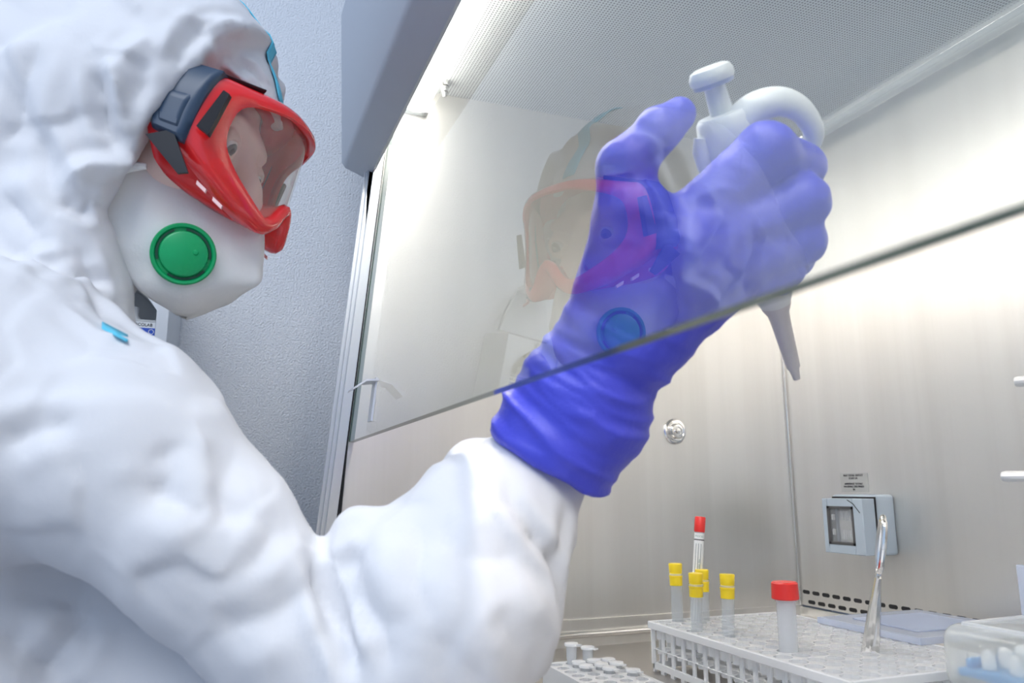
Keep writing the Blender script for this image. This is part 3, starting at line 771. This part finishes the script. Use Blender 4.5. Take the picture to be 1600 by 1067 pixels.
gm = Fg.mesh('glove', post_glove)
glove = world('glove', gm, M['glove'], person)
# the other glove: the same hand mirrored, at the end of the hanging arm
Vg = np.array([v.co[:] for v in gm.vertices]) + np.array(off)
loc = (Vg - at(905, 640, .485)); fx = cuff_n; fy = np.cross(cuff_n, CF); fy /= np.linalg.norm(fy); fz = np.cross(fx, fy)
q3 = np.stack([loc@fx, loc@fy, loc@fz], 1)
dn = np.array([.05, .35, -.93]); dn /= np.linalg.norm(dn); ex = np.array([1.0, 0, 0]); ex -= dn*(ex@dn); ex /= np.linalg.norm(ex); ey = np.cross(dn, ex)
V2 = np.array([.032, -.285, -.315]) + np.outer(q3[:, 0], dn) + np.outer(q3[:, 1], ey) + np.outer(-q3[:, 2], ex)*-1
g2 = gm.copy(); g2.vertices.foreach_set('co', (V2-np.array(off)).astype(np.float32).ravel()); g2.flip_normals(); g2.update()
link('glove', g2, None, person, True)

# --- eyes and brows
for sg in (1, -1):
    eye = part('eyeball', MB().lathe([(-.0115, .0), (-.0095, .0065), (-.005, .0104), (0, .0115), (.005, .0104), (.0085, .0077), (.0104, .0049), (.0115, 0)], hp(.033*sg, .0805, -.001), HF, 20), M['eye'], person)
    look = hp(.033*sg, .0805, -.001); gd = HF*.96-HU*.25+HR*.05*sg; gd /= np.linalg.norm(gd)
    part('iris', MB().lathe([(.0085, .0064), (.0104, .0056), (.0114, .0032), (.0117, 0)], look, gd, 18), M['iris'], eye)
    part('pupil', MB().lathe([(.0112, .0028), (.0121, .0024), (.0123, 0)], look, gd, 14), M['pupil'], eye)

# --- respirator mask: two panels that meet in an upright ridge
edge = [(.064, .044, -.052), (.064, .040, -.075), (.062, .046, -.092), (.052, .066, -.112), (.036, .093, -.128), (.012, .113, -.130)]
ridge = [(0, .120, -.026), (0, .133, -.046), (0, .1445, -.063), (0, .150, -.077), (0, .141, -.092), (0, .116, -.127)]
E_, G_ = catmull(edge, 26), catmull(ridge, 26)
G_[:, 0] = 0
nU = 22; P = np.zeros((2*nU-1, 26, 3))
for i in range(nU):
    t = i/(nU-1); bul = math.sin(math.pi*t)
    for j in range(26):
        v = j/25; bw = math.sin(math.pi*min(max(v, 0), 1))**.6
        q = E_[j]*(1-t)+G_[j]*t
        q = q + np.array([.010*bul*bw, .005*bul*bw, -.003*bul*bw*v])
        P[i, j] = q; P[2*nU-2-i, j] = q*np.array([-1, 1, 1])
W = hps(P.reshape(-1, 3)); cen = hp(0, .06, -.09); dv = W-cen; dv /= np.linalg.norm(dv, axis=1)[:, None]
W = W + dv*(.0016*noise_(W, 38, 11)+.0020*(ridge_(W, 24, 12)-.5)*1.0)[:, None]
me = grid_mesh('respirator_mask', W.reshape(P.shape), .0014)
mask = world('respirator_mask', me, M['maskw'], person); tag(mask, 'white folded respirator mask')
# gathered cloth knot where the strap leaves the mask
part('mask_fold', MB().tube([hp(.064, .040, -.078), hp(.069, .046, -.066), hp(.068, .052, -.056), hp(.066, .062, -.050)], [.0025, .004, .0045, .002], 8), M['maskw'], mask)
part('mask_strap', MB().tube([hp(.068, .044, -.058), hp(.078, .020, -.045), hp(.080, .0, -.035)], [(.0012, .004)]*3, 8), M['maskw'], mask)
def panel(t, v):
    i = t*(nU-1); j = v*25; i0, j0 = int(i), int(j)
    return hps(P[i0, j0]), np.cross(hps(P[min(i0+2, nU-1), j0])-hps(P[i0-2, j0]), hps(P[i0, min(j0+2, 25)])-hps(P[i0, j0-2]))
best = min(((abs((lambda q: 0)(0)), t, v) for t in [.5] for v in [.5]))
tgt = np.array([280., 398.]); bt = None
for t in np.linspace(.2, .9, 29):
    for v in np.linspace(.2, .9, 29):
        p, nn = panel(t, v); d = p-CAM; z = d@CF; e = math.hypot(800+FPX*(d@CR)/z-tgt[0], 533.5-FPX*(d@CU)/z-tgt[1])
        if bt is None or e < bt[0]: bt = (e, p, nn)
vc, vn = bt[1], bt[2]/np.linalg.norm(bt[2])
if vn@(CAM-vc) < 0: vn = -vn
toc = (CAM-vc); toc /= np.linalg.norm(toc); vn = vn*.75+toc*.45; vn /= np.linalg.norm(vn)
va = np.array(Vector(vn).orthogonal().normalized()); up_ = HU - vn*(HU@vn); up_ /= np.linalg.norm(up_); sd_ = np.cross(up_, vn)
valve = part('exhalation_valve', MB().lathe([(-.008, .0185), (.000, .0208), (.0035, .0222), (.0062, .0222), (.0072, .0212), (.0070, .0196), (.0052, .0185), (.0052, .0168), (.0082, .0160), (.0090, .0148), (.0092, .0)], vc, vn, 48), M['valve'], mask)
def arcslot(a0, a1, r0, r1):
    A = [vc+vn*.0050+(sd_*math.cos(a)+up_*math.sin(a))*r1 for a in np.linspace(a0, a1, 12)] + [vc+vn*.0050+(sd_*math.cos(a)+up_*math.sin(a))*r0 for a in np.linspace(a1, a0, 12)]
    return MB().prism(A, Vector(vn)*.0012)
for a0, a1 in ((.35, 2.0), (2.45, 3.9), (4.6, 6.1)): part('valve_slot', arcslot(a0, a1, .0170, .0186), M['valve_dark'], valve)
part('valve_pip', MB().lathe([(.009, .0022), (.0098, .0016), (.0099, 0)], vc+sd_*.006+up_*.005, vn, 10), M['valve'], valve)

# --- goggles
def lensf(r, u): return .134 - 8*r*r - .25*(u+.011)
PAIRS = [((0, .042), (0, .0505)), ((.030, .040), (.031, .0485)), ((.052, .031), (.058, .0385)), ((.064, .021), (.077, .0285)), ((.0675, .005), (.085, .010)),
         ((.066, -.010), (.084, -.014)), ((.058, -.021), (.074, -.031)), ((.046, -.029), (.058, -.041)), ((.034, -.0345), (.042, -.0475)), ((.025, -.036), (.024, -.0490)),
         ((.016, -.030), (.011, -.041)), ((.008, -.019), (.004, -.031)), ((0, -.014), (0, -.026))]
half = np.array([[*a, *b] for a, b in PAIRS]); half = catmull(half, 61)
full = np.vstack([half, (half*np.array([-1, 1, -1, 1]))[-2:0:-1]])
def ring(r, u, df): return hp(r, lensf(r, u)+df, u)
prof = []
for ri, ui, ro, uo in full:
    mx = lambda t: (ri+(ro-ri)*t, ui+(uo-ui)*t)
    side = max(0, min(1, (abs(ro)-.045)/.03)); dp_ = .0125 if uo > .012 else .0155
    row = [ring(ri, ui, -.0015), ring(ri, ui, .0035), ring(*mx(.22), .0058), ring(*mx(.55), .0050), ring(*mx(.9), .0010), ring(*mx(1.0), -.003)]
    q = ring(ro, uo, -.004); row.append(q - HF*.010); row.append(q - HF*dp_); row.append(ring(*mx(.86), -.004)-HF*dp_); row.append(ring(*mx(.3), -.006)); row.append(ring(ri, ui, -.0015))
    prof.append(row)
gog = world('goggles', grid_mesh('goggles', np.array(prof), 0, True), M['red'], person); tag(gog, 'glossy red goggle frame')
bm = bmesh.new(); bm.from_mesh(gog.data); bmesh.ops.remove_doubles(bm, verts=bm.verts, dist=1e-6); bmesh.ops.recalc_face_normals(bm, faces=bm.faces); bm.to_mesh(gog.data); bm.free()
gog.data.polygons.foreach_set('use_smooth', [True]*len(gog.data.polygons)); gog.data.set_sharp_from_angle(angle=R(50))
# lens
Lg = []
for ri, ui, ro, uo in full:
    Lg.append([hp(c*ri*.995, lensf(c*ri, .004+(ui-.004)*c)-.001, .004+(ui-.004)*c) for c in np.linspace(.04, 1.02, 12)])
lens = world('lens', grid_mesh('lens', np.array(Lg), .0015, True), M['lens'], gog); tag(lens, 'clear curved lens')
# soft skirt that meets the face
sk_ = []
for ri, ui, ro, uo in full:
    rr, uu = ro*.96, uo*.96; side = max(0, min(1, (abs(ro)-.03)/.05)); bot = 1 if uo < 0 else 0
    q0 = ring(ro, uo, -.016); a1 = hp(ro*.97, lensf(ro, uo)-.030-.006*bot+.012*side, uo*1.0-.012*bot*side); 
    fb = .050+.030*(1-side); ff = min(lensf(ro, uo)-.036+.016*side, fb+ .02)
    a2 = hp(min(abs(ro)*.95, .074)*(1 if ro >= 0 else -1), ff, uo*.95-.020*bot*side)
    a3 = hp(min(abs(ro)*.88, .068)*(1 if ro >= 0 else -1), ff-.006, uo*.85-.014*bot*side)
    sk_.append([q0, a1, a2, a3])
tag(world('face_skirt', grid_mesh('face_skirt', np.array(sk_), .0022, True), M['red2'], gog), 'red soft skirt against the face')
for sg in (1, -1):
    H3 = lambda r, f, u: Vector(hp(r*sg, f, u))
    # vent slot beside the lens
    sl = [H3(.0782, .0925, .0195), H3(.0800, .0885, .0195), H3(.0835, .0885, -.0130), H3(.0800, .0965, -.0140)]
    part('vent_slot', MB().prism(sl, Vector(HR)*sg*.0055).bevel(.0008, 2), M['black'], gog)
    # outrigger clip for the strap, with a raised pad
    bk_ = catmull([(.0540, .0290), (.0505, .008), (.0490, -.010), (.0545, -.021), (.0600, -.0270)], 11)
    ft_ = catmull([(.0775, .0340), (.0785, .015), (.0805, -.004), (.0825, -.017), (.0830, -.0260)], 11)
    def sheet(t0, t1, v0, v1, lift, rim_):
        G = []
        for t in np.linspace(0, 1, 10):
            row = []
            for v in np.linspace(0, 1, 11):
                tt, vv = t0+(t1-t0)*t, v0+(v1-v0)*v; j = vv*10; j0 = min(int(j), 9); fr_ = j-j0
                q = (bk_[j0]*(1-fr_)+bk_[j0+1]*fr_)*(1-tt)+(ft_[j0]*(1-fr_)+ft_[j0+1]*fr_)*tt
                edge_ = min(t, 1-t, v*1.3, (1-v)*1.3)
                row.append(H3(.0868+lift-rim_*max(0, 1-edge_/.13)**1.5-.0045*max(0, .30-vv)/.30, q[0], q[1]))
            G.append(row)
        return np.array(G)
    G = sheet(0, 1, 0, 1, 0, .0035)
    inner = G - HR*sg*.012
    part_me = grid_mesh('strap_clip', G)
    bmc = bmesh.new(); bmc.from_mesh(part_me); bmesh.ops.recalc_face_normals(bmc, faces=bmc.faces)
    ext = bmesh.ops.extrude_edge_only(bmc, edges=[e for e in bmc.edges if e.is_boundary])
    bmesh.ops.translate(bmc, verts=[g for g in ext['geom'] if isinstance(g, bmesh.types.BMVert)], vec=Vector(-HR*sg*.012))
    bmesh.ops.recalc_face_normals(bmc, faces=bmc.faces); bmc.to_mesh(part_me); bmc.free()
    world('strap_clip', flat(part_me, 45), M['navy'], gog, False)
    world('clip_pad', flat(grid_mesh('clip_pad', sheet(.25, .80, .34, .80, .0016, .0022)), 45), M['navy'], gog, False)
    part('lower_vent', MB().prism([H3(.083, .060, -.034), H3(.083, .074, -.022), H3(.080, .098, -.043), H3(.080, .092, -.047)], Vector(HR)*sg*.0025).bevel(.0008, 2), M['black'], gog)
    for f0, u0, r0 in ((.0885, -.0395, .0765), (.1045, -.0440, .0690), (.1165, -.0475, .0610)):
        part('skirt_window_glint', MB().prism([H3(r0, f0-.004, u0+.0012), H3(r0-.001, f0+.0045, u0-.0012), H3(r0-.001, f0+.0050, u0-.0038), H3(r0, f0-.003, u0-.0016)], Vector(HR)*sg*.0022).bevel(.0006, 2), M['pink'], gog)  # small pale pieces standing in for glints on the skirt windows
    part('strap', MB().tube([H3(.081, .058, -.014), H3(.079, .048, -.014), H3(.077, .034, -.012), H3(.070, .0, -.008)], [(.0012, .009)]*4, 8), M['black'], gog)
part('brow_gasket', MB().tube([hp(r, lensf(r, .04)-.010, .0437-(r-.048)*.50) for r in np.linspace(.047, .075, 8)], [(.0016, .0045)]*8, 8), M['black'], gog)

# ------------------------------------------------------------------ pipette in the gloved hand
p0, p1 = at(1110, 114, .474), at(1245, 592, .535)
AX = (p1-p0); LEN = np.linalg.norm(AX); AX /= LEN
SD = CR - AX*(CR@AX); SD /= np.linalg.norm(SD); DP = np.cross(AX, SD)
if DP@CF < 0: DP = -DP
def pl(s_, a=0, b=0): return p0 + AX*(s_*LEN) + SD*a + DP*b
pip = empty('pipette', Vector(p1), label='white hand pipette with round plunger button gripped in the violet glove', cat='pipette')
part('plunger_button', MB().lathe([(-.0045, .0), (-.0042, .0085), (-.0028, .0120), (.0005, .0137), (.0040, .0137), (.0055, .0128)], p0, AX, 32), M['pip'], pip)
part('button_underside', MB().lathe([(.0050, .0128), (.0078, .0122), (.0084, .0105), (.0084, .004)], p0, AX, 32), M['pipbtn'], pip)
part('plunger_stem', MB().lathe([(.0060, .0062), (.014, .0068), (.030, .0074), (.040, .0074)], p0, AX, 20), M['pip'], pip)
L = LEN
bd = MB().lathe([(.118*L, .0085), (.120*L, .0150), (.132*L, .0170), (.17*L, .0185), (.30*L, .0180), (.42*L, .0160), (.60*L, .0150), (.70*L, .0130), (.735*L, .0098)], p0, AX, 28)
part('body', bd, M['pip'], pip)
part('tip_ejector', MB().tube([pl(.165, -.016, -.004), pl(.20, -.019, -.004), pl(.30, -.019, -.003)], [(.005, .006), (.006, .006), (.004, .005)], 12), M['pip'], pip)
hk = catmull([pl(.206, -.003, -.003), pl(.142, .015, -.005), pl(.140, .0316, -.006), pl(.183, .0437, -.006), pl(.254, .0489, -.005), pl(.302, .0453, -.004)], 30)
part('finger_hook', MB().tube(hk, [((.0118-.0080*(k/29)**1.6), .0105-.005*(k/29)) for k in range(30)], 14), M['pip'], pip)
part('hook_rib', MB().tube([pl(.21, .026, -.002), pl(.30, .027, -.001)], [.0018, .0018], 8), M['pip'], pip)
part('tip_cone', MB().lathe([(.70*L, .0098), (.74*L, .0098), (.765*L, .0072), (.79*L, .0066), (.955*L, .0046), (.965*L, .0034), (1.0*L, .0024)], p0, AX, 20), M['pip2'], pip)
# ------------------------------------------------------------------ things on the work surface
def holed_plate(mb, x0, y0, nx, ny, p, r, z0, z1, well=None):
    """plate of nx by ny cells with an eight-sided hole in each"""
    bm = mb.bm; cache = {}
    def v(x, y, z):
        k = (round(x*1e5), round(y*1e5), round(z*1e5))
        if k not in cache: cache[k] = bm.verts.new((x, y, z))
        return cache[k]
    for i in range(nx):
        for j in range(ny):
            cx, cy = x0+(i+.5)*p, y0+(j+.5)*p; h = p/2
            sq = [(h, 0), (h, h), (0, h), (-h, h), (-h, 0), (-h, -h), (0, -h), (h, -h)]
            oc = [(r*math.cos(k*math.pi/4), r*math.sin(k*math.pi/4)) for k in range(8)]
            zb = z0 if well is None else well
            for k in range(8):
                a, b = sq[k], sq[(k+1) % 8]; c, d = oc[k], oc[(k+1) % 8]
                bm.faces.new((v(cx+a[0], cy+a[1], z1), v(cx+b[0], cy+b[1], z1), v(cx+d[0], cy+d[1], z1), v(cx+c[0], cy+c[1], z1)))
                bm.faces.new((v(cx+c[0], cy+c[1], z1), v(cx+d[0], cy+d[1], z1), v(cx+d[0], cy+d[1], zb), v(cx+c[0], cy+c[1], zb)))
    return mb
RZ = .018; GX, GY, GP = .143, .292, .018; NX, NY = 15, 9
rk = empty('test_tube_rack', (GX+.13, GY+.08, WZ), label='large milky white test tube rack with a grid of round holes holding the capped tubes', cat='rack')
part('top_plate', holed_plate(MB(), GX, GY, NX, NY, GP, .0080, RZ-.003, RZ, RZ-.016), M['rack'], rk)
X1, Y1 = GX+NX*GP, GY+NY*GP
rimb = MB()
for a, b in (((GX-.003, GY-.003), (X1+.003, GY)), ((GX-.003, Y1), (X1+.003, Y1+.003)), ((GX-.003, GY), (GX, Y1)), ((X1, GY), (X1+.003, Y1))):
    rimb.box((a[0], a[1], RZ-.007), (b[0], b[1], RZ+.0004), .0008, 1)
part('top_rim', rimb, M['rack'], rk)
bars = None
for k in range(NX+1):
    for yy in (GY+.001, Y1-.003):
        o = part('side_bar', MB().box((-.0021, 0, WZ+.008), (.0021, .002, RZ-.006)), M['rack'], rk, wld=False) if bars is None else bars.copy()
        if bars is not None: COL.objects.link(o); o.parent = rk
        bars = bars or o; o.location = Vector((GX+k*GP, yy, 0))-rk.location
barsy = None
for k in range(NY*2+1):
    for xx in (GX+.001, X1-.003):
        o = part('side_bar', MB().box((0, -.0019, WZ+.008), (.002, .0019, RZ-.006)), M['rack'], rk, wld=False) if barsy is None else barsy.copy()
        if barsy is not None: COL.objects.link(o); o.parent = rk
        barsy = barsy or o; o.location = Vector((xx, GY+k*GP/2, 0))-rk.location
part('lower_plate', holed_plate(MB(), GX, GY, NX, NY, GP, .0080, -.010, -.008, -.012), M['rack'], rk)
foot = MB()
for a, b in (((GX, GY), (X1, GY+.003)), ((GX, Y1-.003), (X1, Y1)), ((GX, GY), (GX+.003, Y1)), ((X1-.003, GY), (X1, Y1))):
    foot.box((a[0], a[1], WZ+.003), (b[0], b[1], WZ+.009))
for k in range(NX+1): foot.box((GX+k*GP-.003 if k else GX, GY, WZ), (GX+k*GP+.003 if k < NX else X1, GY+.003, WZ+.003)); foot.box((GX+k*GP-.003 if k else GX, Y1-.003, WZ), (GX+k*GP+.003 if k < NX else X1, Y1, WZ+.003))
part('foot_rail', foot, M['rack'], rk)

def copy_thing(o, loc, rot, label):
    c = o.copy(); COL.objects.link(c); c.location = loc; c.rotation_euler = rot; c['label'] = label
    for ch in list(o.children):
        d = ch.copy(); COL.objects.link(d); d.parent = c
    return c
def shell(mb, r, z0, z1, t=.0009, n=20):
    """open tube with a round foot"""
    pr_ = [(z0+r*(1-math.cos(a)), r*math.sin(a)) for a in np.linspace(0.05, math.pi/2, 6)] + [(z1, r), (z1, r-t)] + [(z0+r-(r-t)*math.cos(a), (r-t)*math.sin(a)) for a in np.linspace(math.pi/2, .05, 6)]
    return mb.lathe(pr_, (0, 0, 0), (0, 0, 1), n)
yl = 'yellow capped clear test tube, '
def yellow(loc, label):
    t = empty('test_tube', loc, (0, 0, 0), label, 'test tube', 'yellow capped tubes in the rack')
    part('tube_body', shell(MB(), .0060, -.070, .0), M['clear'], t, wld=False)
    part('cap', MB().lathe([(-.0130, .0064), (-.0050, .0066), (-.0046, .0069), (-.0030, .0069), (-.0026, .0062), (.0010, .0066), (.0080, .0070), (.0088, .0066), (.0090, .0)], (0, 0, 0), (0, 0, 1), 24), M['yellow_cap'], t, wld=False)
    part('cap_ring', MB().lathe([(-.0030, .0070), (-.0012, .0071), (-.0010, .0060)], (0, 0, 0), (0, 0, 1), 24), M['frost'], t, wld=False)
    return t
y1 = yellow((.1535, .3165, .0665), yl+'first from the corner of the rack, alone')
copy_thing(y1, (.2085, .3040, .0625), (0, R(2), 0), yl+'standing in front of the labelled slim tube')
copy_thing(y1, (.1600, .3440, .0600), (0, 0, 0), yl+'mostly hidden behind the labelled slim tube')
copy_thing(y1, (.2390, .3180, .0640), (R(-2), 0, 0), yl+'second from the big red cap, standing apart')
# slim labelled tube leaning in the rack
a = Vector((.152, .3335, -.0235)); b = Vector((.1515, .3505, .118)); ax = (b-a).normalized(); ln = (b-a).length
st = empty('sample_tube', a, (0, 0, 0), 'slim labelled tube with red cap leaning among the yellow capped tubes', 'test tube')
st.rotation_mode = 'QUATERNION'; st.rotation_quaternion = ax.to_track_quat('Z', 'Y')
part('tube_body', shell(MB(), .0048, 0, ln-.004), M['frost'], st, wld=False)
part('cap', MB().lathe([(ln-.012, .0054), (ln-.010, .0057), (ln+.0030, .0057), (ln+.0040, .0050), (ln+.0041, 0)], (0, 0, 0), (0, 0, 1), 22), M['red_cap'], st, wld=False)
part('paper_label', MB().lathe([(.030, .0049), (.030, .0052), (ln-.013, .0052), (ln-.013, .0049)], (0, 0, 0), (0, 0, 1), 22, False), M['paper'], st, wld=False)
view = (st.rotation_quaternion.inverted() @ (Vector(CAM)-a)).normalized(); va_ = math.atan2(view.y, view.x)
ink = MB()
for da in (-.55, -.05, .45):
    c_, s_ = math.cos(va_+da), math.sin(va_+da)
    ink.box((0.0052*c_-.00025, .0052*s_-.00025, .034), (.0052*c_+.00025, .0052*s_+.00025, ln-.024))
part('label_lines', ink, M['ink_grey'], st, wld=False)
part('label_band', MB().lathe([(ln-.0205, .0051), (ln-.0205, .00535), (ln-.0195, .00535), (ln-.0195, .0051)], (0, 0, 0), (0, 0, 1), 22, False), M['ink'], st, wld=False)
def tube_text(body, size, z, ang, r, mt, par, along=False):
    c = bpy.data.curves.new('t', 'FONT'); c.body = body; c.size = size; c.align_x = 'CENTER'; c.align_y = 'CENTER'
    o = bpy.data.objects.new('t', c); me = bpy.data.meshes.new_from_object(o); bpy.data.objects.remove(o)
    for v in me.vertices:
        x, y = (v.co.x, v.co.y) if not along else (-v.co.y, v.co.x)
        aa = ang + x/r; v.co = Vector((r*math.cos(aa), r*math.sin(aa), z+y))
    return link('lettering', me, mt, par, False)
tube_text('PROCES', .0026, ln-.0165, va_, .00545, M['ink_green'], st)
tube_text('Name  Datum  Probe  Nr.', .0030, ln-.055, va_+.25, .00545, M['ink_green'], st, True)
# wide tube with red screw cap
bt_ = empty('centrifuge_tube', (.3145, .3215, -.026), (0, 0, 0), 'wide frosted tube with broad red screw cap standing alone in the rack', 'test tube')
part('tube_body', shell(MB(), .0078, 0, .092, .001, 24), M['frost'], bt_, wld=False)
part('cap', MB().lathe([(.0855, .0106), (.0862, .0112), (.0985, .0108), (.0997, .0098), (.0998, 0)], (0, 0, 0), (0, 0, 1), 32), M['red_cap'], bt_, wld=False)
part('neck_ring', MB().lathe([(.0835, .0079), (.0838, .0088), (.0850, .0088), (.0853, .0079)], (0, 0, 0), (0, 0, 1), 24, False), M['frost'], bt_, wld=False)

# clamp with ring handles, seen edge on
base = Vector((.3285, .385, -.024)); tip = Vector((.3665, .384, .127)); ax = (tip-base); ln = ax.length; ax.normalize()
cl = empty('surgical_clamp', base, (0, 0, 0), 'polished steel surgical clamp standing upright among the rack holes', 'clamp')
xv = (Vector(CAM)-base).normalized(); xv = (xv-ax*xv.dot(ax)).normalized()
side_ = ax.cross(xv); xr = (xv*math.cos(R(14))+side_*math.sin(R(14))).normalized(); yr = ax.cross(xr)
cl.rotation_mode = 'QUATERNION'; cl.rotation_quaternion = Matrix((xr, yr, ax)).transposed().to_quaternion()
for sg in (1, -1):
    part('shank', MB().tube([(0.001*sg, .0010*sg, .0), (.0035*sg, .0020*sg, .030), (-.001*sg, .0024*sg, .055), (-.004*sg, .0022*sg, .085), (-.007*sg, .0016*sg, .108)], [(.0034, .0030), (.0050, .0042), (.0056, .0044), (.0040, .0032), (.0032, .0026)], 10), M['bright'], cl, wld=False)
    pts = [(-sg*(.0085+.0062*math.cos(a)), .0016*sg, ln-.022+.021*math.sin(a)) for a in np.linspace(0, 2*math.pi, 28)]
    part('ring_handle', MB().tube(pts, .0023, 10, False), M['bright'], cl, wld=False)
part('box_joint', MB().lathe([(-.0046, .0034), (-.0040, .0038), (.0040, .0038), (.0046, .0034)], (0, 0, .055), (0, 1, 0), 18), M['bright'], cl, wld=False)
part('ratchet', MB().box((-.006, -.0012, .100), (.006, .0012, .1035), .0004), M['bright'], cl, wld=False)

# blue lid lying across the back of the rack
ld = empty('box_lid', (.278, .508, RZ), label='flat pale blue clear plastic lid lying across the back of the rack', cat='lid')
part('lid_plate', MB().box((.218, .442, RZ+.0045), (.338, .572, RZ+.0062), .0006, 1), M['lidblue'], ld)
lr = MB()
for a, b in (((.216, .440), (.340, .4415)), ((.216, .5725), (.340, .574)), ((.216, .4415), (.2175, .5725)), ((.3385, .4415), (.340, .5725))): lr.box((a[0], a[1], RZ+.0006), (b[0], b[1], RZ+.0062))
part('lid_rim', lr, M['lidblue'], ld)
part('raised_panel', MB().box((.240, .462, RZ+.0062), (.318, .552, RZ+.0078), .001, 2), M['lidblue'], ld)

# clear domed box with blue tip tray
tbx = empty('tip_box', (.50, .395, WZ), label='clear domed plastic box with a blue tray of white tips beside the rack', cat='box')
bx0, bx1, by0, by1 = .436, .585, .348, .440
bm_ = MB().box((bx0, by0, WZ), (bx1, by1, .012), .004, 2); part('box_base', bm_, M['frost'], tbx)
part('dome_lid', MB().box((bx0+.001, by0+.001, .0125), (bx1-.001, by1-.001, .058), .012, 5), M['dome'], tbx)
part('lid_seam', MB().box((bx0-.001, by0-.001, .0118), (bx1+.001, by1+.001, .0142), .0006, 1), M['frost'], tbx)
part('lid_ridge', MB().tube([(bx0+.016, by0+.012, .0575), (bx0+.012, by1-.016, .0575)], .0022, 8).tube([(bx0+.016, by0+.012, .0575), (bx1-.016, by0+.012, .0575)], .0022, 8), M['frost'], tbx)
part('tip_tray', MB().box((bx0+.010, by0+.008, .0235), (bx1-.010, by1-.008, .0290), .0015, 2), M['blue_plastic'], tbx)
part('tray_handle', MB().box((bx0+.012, by0+.014, .029), (bx0+.017, by0+.060, .035), .0015, 2), M['blue_plastic'], tbx)
tp = None
for i in range(5):
    for j in range(4):
        o = part('pipette_tip', MB().lathe([(0, .0042), (.003, .0048), (.009, .0044), (.0125, .0030), (.0135, 0)], (0, 0, 0), (0, 0, 1), 14), M['paper'], tbx, wld=False) if tp is None else tp.copy()
        if tp is not None: COL.objects.link(o); o.parent = tbx
        tp = tp or o; o.location = Vector((bx0+.026+.020*i, by0+.020+.016*j, .0293))-tbx.location

# small rack of microtubes in front of the sleeve
mk = empty('microtube_rack', (.30, .177, WZ), label='low white microtube rack beside the white sleeve, cut by the lower frame edge', cat='rack')
mx0, my0, mp = .205, .1475, .0145
part('top_plate', holed_plate(MB(), mx0, my0, 13, 4, mp, .0056, -.003, 0, -.010), M['rack'], mk)
ms = MB(); mx1, my1 = mx0+13*mp, my0+4*mp
for a, b in (((mx0-.002, my0-.002), (mx1+.002, my0)), ((mx0-.002, my1), (mx1+.002, my1+.002)), ((mx0-.002, my0), (mx0, my1)), ((mx1, my0), (mx1+.002, my1))): ms.box((a[0], a[1], WZ), (b[0], b[1], .0004))
part('side_skirt', ms, M['rack'], mk)
part('end_step', MB().box((mx0-.008, my0+.002, WZ), (mx0-.002, my1-.002, -.012), .001, 1), M['rack'], mk)
def micro(loc, rotz, label):
    t = empty('microtube', loc, (0, 0, rotz), label, 'microtube', 'microtubes in the low rack')
    part('tube_body', MB().lathe([(-.026, .0015), (-.022, .0026), (-.010, .0046), (.0, .0048), (.0, .0040), (-.010, .0038), (-.024, .0012)], (0, 0, 0), (0, 0, 1), 16, False), M['frost'], t, wld=False)
    part('lid', MB().lathe([(.0, .0062), (.0012, .0064), (.0022, .0060), (.0024, .0)], (0, 0, 0), (0, 0, 1), 16).box((.003, -.0022, .0004), (.0098, .0022, .0016)), M['rack'], t, wld=False)
    return t
m1 = micro((mx0+mp*.5, my0+mp*1.5, .0150), .6, 'raised white lidded microtube at the end of the low rack, standing highest')
m1 = micro((mx0+mp*.5, my0+mp*2.6, .0110), .5, 'second white lidded microtube standing just behind the highest one')
lowm = micro((mx0+mp*1.5, my0+mp*2.5, .0030), .3, 'microtube pushed down into the low rack with lid level')
for i, j in ((1, 3), (2, 3), (2, 2), (3, 2), (4, 3), (1, 1), (2, 1)):
    copy_thing(lowm, (mx0+mp*(i+.5), my0+mp*(j+.5), .0026), (0, 0, .3), 'microtube pushed down into the low rack with lid level')

# stand with white holder arms at the frame edge
sn = empty('pipette_stand', (.52, .468, WZ), label='pipette stand with two white holder arms and clear panel by the back wall', cat='stand')
part('column', MB().box((.505, .462, WZ), (.525, .476, .30), .003, 2), M['white_plastic'], sn)
for tipp in ((.4530, .4405, .2320), (.4375, .4345, .1600)):
    dr = Vector((.515, .468, tipp[2]))-Vector(tipp)
    part('holder_arm', MB().tube([Vector(tipp), Vector(tipp)+dr*.03, Vector(tipp)+dr*.12, Vector(tipp)+dr], [(.0036, .006), (.0042, .0075), (.0040, .008), (.0045, .009)], 12), M['white_plastic'], sn)
part('clear_panel', MB().box((.4285, .4480, WZ), (.505, .4515, .093), .001, 1), M['lidblue'], sn)
part('base_plate', MB().box((.4285, .447, WZ), (.56, .500, WZ+.004), .001, 1), M['white_plastic'], sn)
